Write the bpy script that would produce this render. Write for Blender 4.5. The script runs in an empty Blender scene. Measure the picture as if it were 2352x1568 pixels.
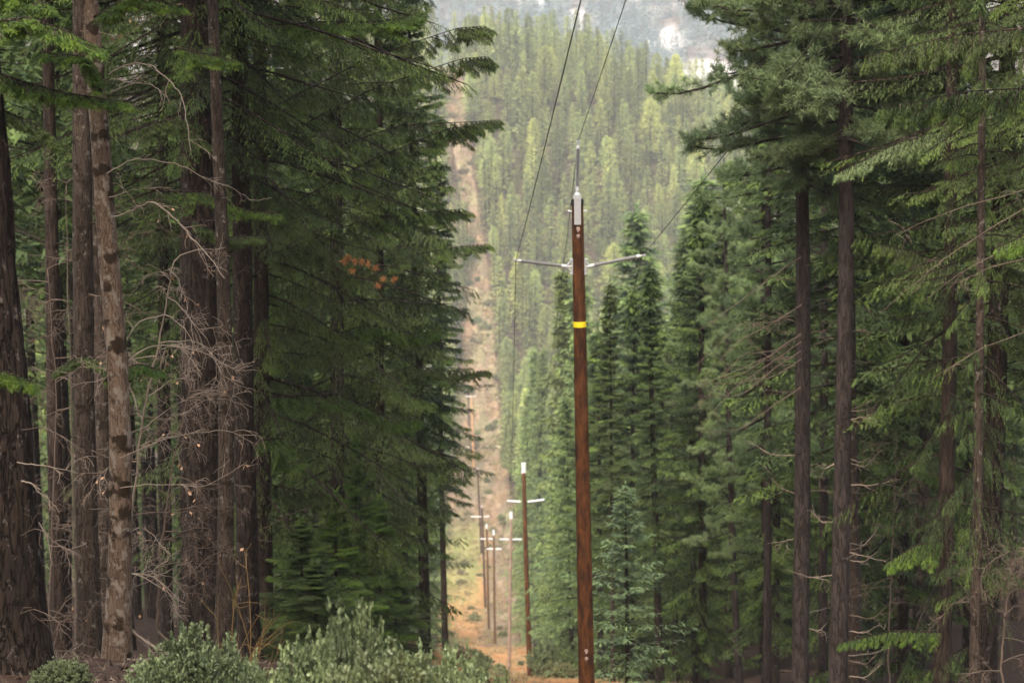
import bpy, math, random
import numpy as np
from mathutils import Vector, Matrix, Euler

R = math.radians
scene = bpy.context.scene
COL = scene.collection

# ------------------------------------------------------------------ camera
PITCH, ROLL, LENS = 8.0, -0.65, 85.0
cam_d = bpy.data.cameras.new('camera')
cam = bpy.data.objects.new('camera', cam_d)
COL.objects.link(cam)
cam_d.lens = LENS
cam_d.sensor_width = 36.0
cam_d.clip_start = 0.1
cam_d.clip_end = 20000
CAMROT = (Matrix.Rotation(R(90 - PITCH), 3, 'X') @ Matrix.Rotation(R(ROLL), 3, 'Z'))
cam.matrix_world = CAMROT.to_4x4()
cam_d.dof.use_dof = True
cam_d.dof.focus_distance = 36.0
cam_d.dof.aperture_fstop = 2.4
scene.camera = cam
FPX = LENS / 36.0 * 2352


def P(px, py, Y):
    """point at forward distance Y seen at (px, py) of the 2352 x 1568 photograph"""
    d = CAMROT @ Vector(((px - 1176) / FPX, -(py - 784) / FPX, -1))
    d *= Y / d.y
    return np.array(d)


# ------------------------------------------------------------------ light
SUN_EL, SUN_AZ = 55.0, 203.0      # azimuth measured clockwise from +Y
world = bpy.data.worlds.new('World')
scene.world = world
world.use_nodes = True
wn = world.node_tree
bg = wn.nodes['Background']
sky = wn.nodes.new('ShaderNodeTexSky')
sky.sky_type = 'NISHITA'
sky.sun_disc = False
sky.sun_elevation = R(SUN_EL)
sky.sun_rotation = R(SUN_AZ)
sky.air_density = 1.0
sky.dust_density = 4.0
sky.ozone_density = 0.6
bg.inputs['Strength'].default_value = 0.15
ov = wn.nodes.new('ShaderNodeMix')          # thin overcast takes the blue out of the sky
ov.data_type = 'RGBA'
ov.blend_type = 'MULTIPLY'
ov.inputs[0].default_value = 1.0
ov.inputs[7].default_value = (1.08, 1.0, 0.86, 1)
wn.links.new(sky.outputs[0], ov.inputs[6])
wn.links.new(ov.outputs[2], bg.inputs['Color'])
sun_d = bpy.data.lights.new('sun', 'SUN')
sun_d.energy = 2.2
sun_d.angle = R(40)
sun_d.color = (1.0, 0.965, 0.9)
sun = bpy.data.objects.new('sun', sun_d)
COL.objects.link(sun)
sd = Vector((math.sin(R(SUN_AZ)) * math.cos(R(SUN_EL)), math.cos(R(SUN_AZ)) * math.cos(R(SUN_EL)), math.sin(R(SUN_EL))))
sun.rotation_euler = sd.to_track_quat('Z', 'Y').to_euler()
scene.view_settings.view_transform = 'Standard'
scene.view_settings.look = 'None'
scene.view_settings.exposure = 1.85
scene.view_settings.gamma = 1.0
cy = scene.cycles
cy.max_bounces = 5
cy.diffuse_bounces = 2
cy.glossy_bounces = 1
cy.transmission_bounces = 3
cy.volume_bounces = 1
cy.transparent_max_bounces = 4
cy.use_denoising = True
cy.sample_clamp_indirect = 8
cy.caustics_reflective = False
cy.caustics_refractive = False

# ------------------------------------------------------------------ helpers: materials


def new_mat(name):
    m = bpy.data.materials.new(name)
    m.use_nodes = True
    nt = m.node_tree
    nt.nodes.clear()
    return m, nt


def nd(nt, kind, **kw):
    n = nt.nodes.new(kind)
    for k, v in kw.items():
        if k.startswith('i_'):
            n.inputs[k[2:].replace('_', ' ')].default_value = v
        else:
            setattr(n, k, v)
    return n


def ramp(nt, stops, src=None):
    r = nt.nodes.new('ShaderNodeValToRGB')
    e = r.color_ramp.elements
    while len(e) < len(stops):
        e.new(0.5)
    for q, (p, c) in zip(e, stops):
        q.position = p
        q.color = (*c, 1)
    if src is not None:
        nt.links.new(src, r.inputs[0])
    return r


def math_n(nt, op, a, b=None, c=None, clamp=False):
    n = nt.nodes.new('ShaderNodeMath')
    n.operation = op
    n.use_clamp = clamp
    for i, v in enumerate((a, b, c)):
        if v is None:
            continue
        if isinstance(v, (int, float)):
            n.inputs[i].default_value = v
        else:
            nt.links.new(v, n.inputs[i])
    return n.outputs[0]


def mixc(nt, f, a, b):
    n = nt.nodes.new('ShaderNodeMix')
    n.data_type = 'RGBA'
    for s, v in ((0, f), (6, a), (7, b)):
        if isinstance(v, (int, float)):
            n.inputs[s].default_value = v
        elif isinstance(v, tuple):
            n.inputs[s].default_value = (*v, 1)
        else:
            nt.links.new(v, n.inputs[s])
    return n.outputs[2]


def foliage_mat(name, dark, mid, light, other, trans=0.27, gloss=0.12, other_at=0.8, vary=0.0):
    """colour varies per twig (attribute tint) and per tree (object random + attribute rnd)"""
    m, nt = new_mat(name)
    L = nt.links
    at = nd(nt, 'ShaderNodeAttribute', attribute_name='tint')
    ar = nd(nt, 'ShaderNodeAttribute', attribute_name='rnd')
    oi = nd(nt, 'ShaderNodeObjectInfo')
    rr = math_n(nt, 'FRACT', math_n(nt, 'ADD', ar.outputs['Fac'], oi.outputs['Random']))
    base = ramp(nt, [(0.0, dark), (0.5, mid), (1.0, light)], at.outputs['Fac'])
    f = ramp(nt, [(0.0, (0, 0, 0)), (other_at * 0.6, (0.25, 0.25, 0.25)), (1.0, (1, 1, 1))], rr)
    c = mixc(nt, f.outputs[0], base.outputs[0], other)
    # value change per tree
    hv = nd(nt, 'ShaderNodeHueSaturation')
    r2 = math_n(nt, 'FRACT', math_n(nt, 'MULTIPLY', rr, 7.31))
    L.new(math_n(nt, 'MULTIPLY_ADD', r2, 0.5 + vary, 0.78 - vary / 2), hv.inputs['Value'])
    L.new(math_n(nt, 'MULTIPLY_ADD', at.outputs['Fac'], 0.25, 0.85), hv.inputs['Saturation'])
    L.new(c, hv.inputs['Color'])
    d = nd(nt, 'ShaderNodeBsdfPrincipled')
    L.new(hv.outputs[0], d.inputs['Base Color'])
    d.inputs['Roughness'].default_value = 0.55
    d.inputs['Specular IOR Level'].default_value = gloss
    t = nd(nt, 'ShaderNodeBsdfTranslucent')
    L.new(hv.outputs[0], t.inputs['Color'])
    mx = nd(nt, 'ShaderNodeMixShader')
    mx.inputs[0].default_value = trans
    L.new(d.outputs[0], mx.inputs[1])
    L.new(t.outputs[0], mx.inputs[2])
    o = nd(nt, 'ShaderNodeOutputMaterial')
    L.new(mx.outputs[0], o.inputs['Surface'])
    return m


def bark_mat(name, c1, c2, crack, lichen=None, lichen_amt=0.0, moss=None, moss_amt=0.0, scale=1.0, bump=0.5, hue=0.0):
    m, nt = new_mat(name)
    L = nt.links
    tc = nd(nt, 'ShaderNodeTexCoord')
    oi = nd(nt, 'ShaderNodeObjectInfo')
    mp = nd(nt, 'ShaderNodeMapping')
    mp.inputs['Scale'].default_value = (9 * scale, 9 * scale, 1.5 * scale)
    L.new(tc.outputs['Object'], mp.inputs[0])
    n1 = nd(nt, 'ShaderNodeTexNoise')
    n1.inputs['Scale'].default_value = 2.2
    n1.inputs['Detail'].default_value = 6
    n1.inputs['Roughness'].default_value = 0.65
    L.new(mp.outputs[0], n1.inputs['Vector'])
    mpc = nd(nt, 'ShaderNodeMapping')
    mpc.inputs['Scale'].default_value = (13 * scale, 13 * scale, 2.3 * scale)
    L.new(tc.outputs['Object'], mpc.inputs[0])
    vo = nd(nt, 'ShaderNodeTexNoise')
    vo.inputs['Scale'].default_value = 1.0
    vo.inputs['Detail'].default_value = 4
    vo.inputs['Roughness'].default_value = 0.6
    vo.inputs['Distortion'].default_value = 0.5
    L.new(mpc.outputs[0], vo.inputs['Vector'])
    rd = math_n(nt, 'ABSOLUTE', math_n(nt, 'SUBTRACT', vo.outputs['Fac'], 0.5))
    ck = ramp(nt, [(0.0, (0, 0, 0)), (0.055, (1, 1, 1))], rd)
    base = ramp(nt, [(0.3, c1), (0.7, c2)], n1.outputs['Fac'])
    n3 = nd(nt, 'ShaderNodeTexNoise')
    n3.inputs['Scale'].default_value = 0.9
    n3.inputs['Detail'].default_value = 3
    L.new(tc.outputs['Object'], n3.inputs['Vector'])
    hv = nd(nt, 'ShaderNodeHueSaturation')
    L.new(math_n(nt, 'MULTIPLY_ADD', n3.outputs['Fac'], 1.1, 0.4), hv.inputs['Value'])
    L.new(base.outputs[0], hv.inputs['Color'])
    c = mixc(nt, ck.outputs[0], crack, hv.outputs[0])
    if lichen:
        mp2 = nd(nt, 'ShaderNodeMapping')
        mp2.inputs['Scale'].default_value = (1, 1, 0.7)
        L.new(tc.outputs['Object'], mp2.inputs[0])
        n4 = nd(nt, 'ShaderNodeTexNoise')
        n4.inputs['Scale'].default_value = 7.0
        n4.inputs['Detail'].default_value = 5
        n4.inputs['Roughness'].default_value = 0.7
        L.new(mp2.outputs[0], n4.inputs['Vector'])
        a = 0.66 - 0.25 * lichen_amt
        f = ramp(nt, [(a, (0, 0, 0)), (a + 0.06, (1, 1, 1))], n4.outputs['Fac'])
        c = mixc(nt, math_n(nt, 'MULTIPLY', f.outputs[0], 0.8), c, lichen)
    if moss:
        n5 = nd(nt, 'ShaderNodeTexNoise')
        n5.inputs['Scale'].default_value = 3.0
        n5.inputs['Detail'].default_value = 5
        mp3 = nd(nt, 'ShaderNodeMapping')
        mp3.inputs['Location'].default_value = (7, 3, 2)
        L.new(tc.outputs['Object'], mp3.inputs[0])
        L.new(mp3.outputs[0], n5.inputs['Vector'])
        a = 0.68 - 0.25 * moss_amt
        f = ramp(nt, [(a, (0, 0, 0)), (a + 0.05, (1, 1, 1))], n5.outputs['Fac'])
        c = mixc(nt, math_n(nt, 'MULTIPLY', f.outputs[0], 0.9), c, moss)
    b = nd(nt, 'ShaderNodeBump')
    b.inputs['Strength'].default_value = bump
    b.inputs['Distance'].default_value = 0.04
    h = math_n(nt, 'ADD', math_n(nt, 'MULTIPLY', ck.outputs[0], 0.8), n1.outputs['Fac'])
    L.new(h, b.inputs['Height'])
    d = nd(nt, 'ShaderNodeBsdfPrincipled')
    L.new(c, d.inputs['Base Color'])
    L.new(b.outputs[0], d.inputs['Normal'])
    d.inputs['Roughness'].default_value = 0.9
    d.inputs['Specular IOR Level'].default_value = 0.15
    o = nd(nt, 'ShaderNodeOutputMaterial')
    L.new(d.outputs[0], o.inputs['Surface'])
    return m


def plain_mat(name, col, rough=0.7, metal=0.0, noise=0.25, nscale=8.0, spec=0.3):
    m, nt = new_mat(name)
    L = nt.links
    tc = nd(nt, 'ShaderNodeTexCoord')
    n = nd(nt, 'ShaderNodeTexNoise')
    n.inputs['Scale'].default_value = nscale
    n.inputs['Detail'].default_value = 4
    L.new(tc.outputs['Object'], n.inputs['Vector'])
    hv = nd(nt, 'ShaderNodeHueSaturation')
    hv.inputs['Color'].default_value = (*col, 1)
    L.new(math_n(nt, 'MULTIPLY_ADD', n.outputs['Fac'], 2 * noise, 1 - noise), hv.inputs['Value'])
    d = nd(nt, 'ShaderNodeBsdfPrincipled')
    L.new(hv.outputs[0], d.inputs['Base Color'])
    d.inputs['Roughness'].default_value = rough
    d.inputs['Metallic'].default_value = metal
    d.inputs['Specular IOR Level'].default_value = spec
    o = nd(nt, 'ShaderNodeOutputMaterial')
    L.new(d.outputs[0], o.inputs['Surface'])
    return m


def pole_mat(name, c1, c2, dark):
    m, nt = new_mat(name)
    L = nt.links
    tc = nd(nt, 'ShaderNodeTexCoord')
    mp = nd(nt, 'ShaderNodeMapping')
    mp.inputs['Scale'].default_value = (10, 10, 0.9)
    L.new(tc.outputs['Object'], mp.inputs[0])
    n = nd(nt, 'ShaderNodeTexNoise')
    n.inputs['Scale'].default_value = 2.0
    n.inputs['Detail'].default_value = 7
    n.inputs['Roughness'].default_value = 0.7
    L.new(mp.outputs[0], n.inputs['Vector'])
    base = ramp(nt, [(0.33, c1), (0.67, c2)], n.outputs['Fac'])
    n2 = nd(nt, 'ShaderNodeTexNoise')
    n2.inputs['Scale'].default_value = 1.6
    n2.inputs['Detail'].default_value = 8
    n2.inputs['Roughness'].default_value = 0.75
    mp2 = nd(nt, 'ShaderNodeMapping')
    mp2.inputs['Scale'].default_value = (3, 3, 0.9)
    L.new(tc.outputs['Object'], mp2.inputs[0])
    L.new(mp2.outputs[0], n2.inputs['Vector'])
    f = ramp(nt, [(0.43, (0, 0, 0)), (0.58, (1, 1, 1))], n2.outputs['Fac'])
    c = mixc(nt, math_n(nt, 'MULTIPLY', f.outputs[0], 0.88), base.outputs[0], dark)
    b = nd(nt, 'ShaderNodeBump')
    b.inputs['Strength'].default_value = 0.4
    b.inputs['Distance'].default_value = 0.02
    L.new(n.outputs['Fac'], b.inputs['Height'])
    d = nd(nt, 'ShaderNodeBsdfPrincipled')
    L.new(c, d.inputs['Base Color'])
    L.new(b.outputs[0], d.inputs['Normal'])
    d.inputs['Roughness'].default_value = 0.75
    d.inputs['Specular IOR Level'].default_value = 0.2
    o = nd(nt, 'ShaderNodeOutputMaterial')
    L.new(d.outputs[0], o.inputs['Surface'])
    return m


MAT = {
    'fir': foliage_mat('fir_needles', (0.020, 0.037, 0.012), (0.044, 0.072, 0.022), (0.108, 0.155, 0.045), (0.07, 0.095, 0.03)),
    'fir_bright': foliage_mat('fresh_fir_needles', (0.05, 0.09, 0.02), (0.085, 0.14, 0.03), (0.14, 0.21, 0.048), (0.07, 0.12, 0.03), trans=0.4),
    'cedar': foliage_mat('cedar_sprays', (0.05, 0.075, 0.038), (0.085, 0.12, 0.06), (0.14, 0.18, 0.09), (0.11, 0.14, 0.06)),
    'pine': foliage_mat('pine_needles', (0.07, 0.11, 0.055), (0.12, 0.18, 0.09), (0.2, 0.28, 0.14), (0.15, 0.2, 0.085)),
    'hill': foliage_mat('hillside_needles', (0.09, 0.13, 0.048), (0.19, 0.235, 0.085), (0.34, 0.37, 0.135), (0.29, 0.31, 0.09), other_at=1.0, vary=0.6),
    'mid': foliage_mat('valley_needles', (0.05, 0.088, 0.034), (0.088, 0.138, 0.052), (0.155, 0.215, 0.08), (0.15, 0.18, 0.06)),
    'far': foliage_mat('far_haze_tinted_needles', (0.07, 0.12, 0.13), (0.12, 0.19, 0.20), (0.21, 0.28, 0.30), (0.2, 0.23, 0.21), vary=.3),  # pale blue-green carries distance haze in the needle colour
    'shrub': foliage_mat('glossy_shrub_leaves', (0.07, 0.10, 0.045), (0.13, 0.175, 0.08), (0.24, 0.29, 0.15), (0.15, 0.18, 0.08), trans=0.25, gloss=0.5),
    'grass': foliage_mat('dry_grass_and_slash', (0.10, 0.06, 0.04), (0.22, 0.15, 0.08), (0.20, 0.22, 0.085), (0.3, 0.24, 0.15), trans=0.2, gloss=0.05),
    'corridor_shrub': foliage_mat('dull_shrub_leaves', (0.08, 0.105, 0.045), (0.13, 0.16, 0.065), (0.2, 0.23, 0.1), (0.24, 0.19, 0.12), trans=0.25),
    'bark_dark': bark_mat('dark_furrowed_bark', (0.017, 0.012, 0.0095), (0.043, 0.030, 0.024), (0.006, 0.004, 0.003), lichen=(0.13, 0.11, 0.10), lichen_amt=0.25, scale=0.8, bump=0.8),
    'bark_lichen': bark_mat('lichen_spotted_bark', (0.10, 0.068, 0.048), (0.17, 0.122, 0.09), (0.045, 0.029, 0.02), lichen=(0.21, 0.18, 0.15), lichen_amt=0.55, moss=(0.018, 0.011, 0.006), moss_amt=0.5, scale=1.6, bump=0.35),
    'bark_grey': bark_mat('grey_brown_bark', (0.034, 0.025, 0.019), (0.070, 0.052, 0.041), (0.015, 0.010, 0.008), lichen=(0.17, 0.15, 0.13), lichen_amt=0.25, moss=(0.014, 0.009, 0.006), moss_amt=0.3, scale=1.3, bump=0.5),
    'bark_red': bark_mat('red_brown_bark', (0.022, 0.015, 0.012), (0.047, 0.033, 0.026), (0.012, 0.007, 0.006), scale=0.8, bump=0.7),
    'bark_pine': bark_mat('plated_pine_bark', (0.026, 0.020, 0.0185), (0.053, 0.041, 0.038), (0.012, 0.008, 0.007), scale=0.9, bump=0.7),
    'deadwood': plain_mat('dead_twig_wood', (0.10, 0.075, 0.06), 0.9, noise=0.5, nscale=2.0, spec=0.1),
    'deadwood_pale': plain_mat('weathered_twig_wood', (0.2, 0.16, 0.13), 0.9, noise=0.4, nscale=3.0, spec=0.1),
    'yellow_twig': plain_mat('yellow_brown_twigs', (0.12, 0.08, 0.035), 0.8, noise=0.3, nscale=3.0, spec=0.1),
    'dead_leaf': plain_mat('dry_leaves', (0.36, 0.22, 0.13), 0.8, noise=0.3, nscale=3.0),
    'rust_needles': plain_mat('rusty_dead_needles', (0.42, 0.2, 0.08), 0.8, noise=0.4, nscale=3.0),
    'pole_red': pole_mat('creosote_red_brown_wood', (0.062, 0.022, 0.007), (0.135, 0.050, 0.014), (0.018, 0.006, 0.003)),
    'pole_dark': pole_mat('dark_pole_wood', (0.05, 0.027, 0.02), (0.10, 0.05, 0.035), (0.03, 0.018, 0.015)),
    'pole_brown': pole_mat('brown_pole_wood', (0.09, 0.045, 0.02), (0.16, 0.085, 0.035), (0.035, 0.02, 0.012)),
    'pole_pale': pole_mat('pale_weathered_pole_wood', (0.2, 0.14, 0.11), (0.3, 0.215, 0.165), (0.14, 0.095, 0.075)),
    'pole_orange': pole_mat('orange_pole_wood', (0.42, 0.23, 0.10), (0.55, 0.33, 0.16), (0.3, 0.16, 0.08)),
    'galv': plain_mat('galvanised_steel', (0.40, 0.41, 0.43), 0.5, 0.3, 0.15, 20, 0.5),
    'insul': plain_mat('grey_polymer_sheds', (0.33, 0.33, 0.34), 0.4, 0, 0.08, 20, 0.5),
    'insul_dark': plain_mat('dark_insulator_core', (0.09, 0.09, 0.09), 0.5, 0, 0.1, 20, 0.5),
    'white': plain_mat('white_ceramic', (0.52, 0.53, 0.54), 0.35, 0, 0.04, 20, 0.5),
    'yellow': plain_mat('yellow_band_paint', (0.78, 0.62, 0.02), 0.5, 0, 0.2, 30, 0.4),
    'wire': plain_mat('weathered_wire', (0.045, 0.065, 0.045), 0.6, 0.0, 0.2, 3, 0.3),
    'digit': plain_mat('pale_tag_digits', (0.36, 0.27, 0.25), 0.6, 0, 0.1, 30),
    'black': plain_mat('black_cap', (0.02, 0.02, 0.02), 0.6, 0, 0.1, 10),
    'house_wall': plain_mat('white_house_wall', (0.8, 0.8, 0.8), 0.7, 0, 0.05, 1),
    'house_roof': plain_mat('pale_metal_roof', (0.75, 0.76, 0.78), 0.4, 0.0, 0.05, 1),
    'glass': plain_mat('dark_window_glass', (0.05, 0.06, 0.07), 0.1, 0, 0.1, 1, 0.6),
}

# ------------------------------------------------------------------ helpers: geometry


class Geo:
    def __init__(self):
        self.V, self.F, self.M, self.T, self.Rn, self.n = [], [], [], [], [], 0

    def add(self, v, f, mat=0, tint=0.5, rnd=0.0):
        v = np.asarray(v, float).reshape(-1, 3)
        f = np.asarray(f, int)
        if f.shape[1] == 4:
            f = np.concatenate([f[:, [0, 1, 2]], f[:, [0, 2, 3]]])
        self.V.append(v)
        self.F.append(f + self.n)
        self.M.append(np.full(len(f), mat, int))
        self.T.append(np.broadcast_to(np.asarray(tint, float), (len(v),)))
        self.Rn.append(np.broadcast_to(np.asarray(rnd, float), (len(v),)))
        self.n += len(v)

    def arrays(self):
        return (np.concatenate(self.V), np.concatenate(self.F), np.concatenate(self.M), np.concatenate(self.T), np.concatenate(self.Rn))

    def mesh(self, name, mats, smooth=False, smooth_mats=()):
        V, F, M, T, Rn = self.arrays()
        me = bpy.data.meshes.new(name)
        me.vertices.add(len(V))
        me.vertices.foreach_set('co', V.astype(np.float32).ravel())
        me.loops.add(len(F) * 3)
        me.loops.foreach_set('vertex_index', F.astype(np.int32).ravel())
        me.polygons.add(len(F))
        me.polygons.foreach_set('loop_start', np.arange(0, len(F) * 3, 3, dtype=np.int32))
        me.polygons.foreach_set('material_index', M.astype(np.int32))
        sm = np.full(len(F), smooth)
        for k in smooth_mats:
            sm |= (M == k)
        me.polygons.foreach_set('use_smooth', sm)
        for mm in mats:
            me.materials.append(MAT[mm] if isinstance(mm, str) else mm)
        a = me.attributes.new('tint', 'FLOAT', 'POINT')
        a.data.foreach_set('value', T.astype(np.float32))
        if Rn.any():
            a = me.attributes.new('rnd', 'FLOAT', 'POINT')
            a.data.foreach_set('value', Rn.astype(np.float32))
        me.update(calc_edges=True)
        return me


def unit(a):
    return a / np.maximum(np.linalg.norm(a, axis=-1, keepdims=True), 1e-9)


def tube(G, pts, r, sides=6, mat=0, tint=0.5, rough=0.0, rng=None, cap=True):
    """tube along pts (n,3) with radii r (n)"""
    pts = np.asarray(pts, float)
    n = len(pts)
    r = np.broadcast_to(np.asarray(r, float), (n,))
    t = unit(np.gradient(pts, axis=0))
    ref = np.array([0.0, 0, 1]) if abs(t[:, 2]).mean() < 0.8 else np.array([0.0, 1, 0])
    a = unit(np.cross(t, ref))
    b = np.cross(t, a)
    th = np.linspace(0, 2 * math.pi, sides, endpoint=False)
    rr = r[:, None] * np.ones((1, sides))
    if rough and rng is not None:
        k = rng.normal(0, 1, (n, sides))
        k = (k + np.roll(k, 1, 0) + np.roll(k, -1, 0) + np.roll(k, 2, 0)) / 2
        rr = rr * (1 + rough * k)
    v = pts[:, None, :] + rr[..., None] * (np.cos(th)[None, :, None] * a[:, None, :] + np.sin(th)[None, :, None] * b[:, None, :])
    v = v.reshape(-1, 3)
    i = np.arange(n - 1)[:, None] * sides
    j = np.arange(sides)[None, :]
    j2 = (j + 1) % sides
    f = np.stack([i + j, i + j2, i + sides + j2, i + sides + j], -1).reshape(-1, 4)
    G.add(v, f, mat, tint)
    if cap:
        base = (n - 1) * sides
        c = np.array([[base, base + k, base + k + 1] for k in range(1, sides - 1)])
        G.F.append(c + (G.n - len(v)))
        G.M.append(np.full(len(c), mat, int))


def many_tubes(G, A, B, ra, rb, mat=0, tint=0.5):
    """thin three-sided straight tubes A->B (N,3)"""
    A, B = np.asarray(A), np.asarray(B)
    d = unit(B - A)
    ref = np.where(np.abs(d[:, 2:3]) > 0.9, np.array([[1.0, 0, 0]]), np.array([[0, 0, 1.0]]))
    a = unit(np.cross(d, ref))
    b = np.cross(d, a)
    vs = []
    for end, rad in ((A, ra), (B, rb)):
        rad = np.broadcast_to(np.asarray(rad, float), (len(A),))[:, None]
        for k in range(3):
            th = k * 2 * math.pi / 3
            vs.append(end + rad * (math.cos(th) * a + math.sin(th) * b))
    v = np.stack(vs, 1)
    n = len(A)
    o = (np.arange(n) * 6)[:, None, None]
    q = np.array([[0, 1, 4, 3], [1, 2, 5, 4], [2, 0, 3, 5]])[None]
    G.add(v.reshape(-1, 3), (o + q).reshape(-1, 4), mat, tint)


def tris(G, C, D, l, w, rng, mat=0, tint=0.5, rnd=0.0, flat=None):
    """leaf triangles: base at C, pointing along D (N,3), length l, width w"""
    N = len(C)
    if flat is None:
        q = unit(rng.normal(0, 1, (N, 3)))
    else:
        q = unit(flat + rng.normal(0, 0.5, (N, 3)))
    s = unit(np.cross(D, q)) * (np.broadcast_to(w, (N,))[:, None] / 2)
    ln = np.broadcast_to(l, (N,))[:, None]
    v = np.stack([C - s, C + s, C + D * ln], 1).reshape(-1, 3)
    f = np.arange(N * 3).reshape(-1, 3)
    G.add(v, f, mat, np.repeat(np.broadcast_to(tint, (N,)), 3), np.repeat(np.broadcast_to(rnd, (N,)), 3))


def leaves(G, C, D, l, w, rng, mat=0, tint=0.5):
    """oval leaves of four corners, slightly folded"""
    N = len(C)
    q = unit(rng.normal(0, 1, (N, 3)) + np.array([0, 0, 0.8]))
    s = unit(np.cross(D, q))
    up = np.cross(s, D)
    ln = np.broadcast_to(l, (N,))[:, None]
    wn_ = np.broadcast_to(w, (N,))[:, None]
    v = np.stack([C, C + D * ln * 0.5 + s * wn_ / 2 + up * wn_ * .15, C + D * ln, C + D * ln * 0.5 - s * wn_ / 2 + up * wn_ * .15], 1)
    f = np.arange(N * 4).reshape(-1, 4)
    G.add(v.reshape(-1, 3), f, mat, np.repeat(np.broadcast_to(tint, (N,)), 4))


LOD = {  # n2, n3, nt, twig length, needle length, needle width
    0: dict(n2=32, n3=10, nt=5, tw=0.17, nl=0.06, nw=0.02),
    'b': dict(n2=13, n3=6, nt=4, tw=0.10, nl=0.045, nw=0.013),
    'B': dict(n2=16, n3=7, nt=4, tw=0.16, nl=0.06, nw=0.016),
    1: dict(n2=22, n3=7, nt=3, tw=0.27, nl=0.16, nw=0.065),
    2: dict(n2=12, n3=2, nt=2, tw=0.45, nl=0.45, nw=0.19),
    '2h': dict(n2=7, n3=1, nt=2, tw=0.5, nl=0.8, nw=0.36),
    4: dict(n2=3, n3=1, nt=1, tw=0.5, nl=1.9, nw=1.05),
    3: dict(n2=5, n3=1, nt=1, tw=0.5, nl=1.0, nw=0.42),
}


FLAT = np.array([0.0, 0.0, 1.6])


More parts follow.
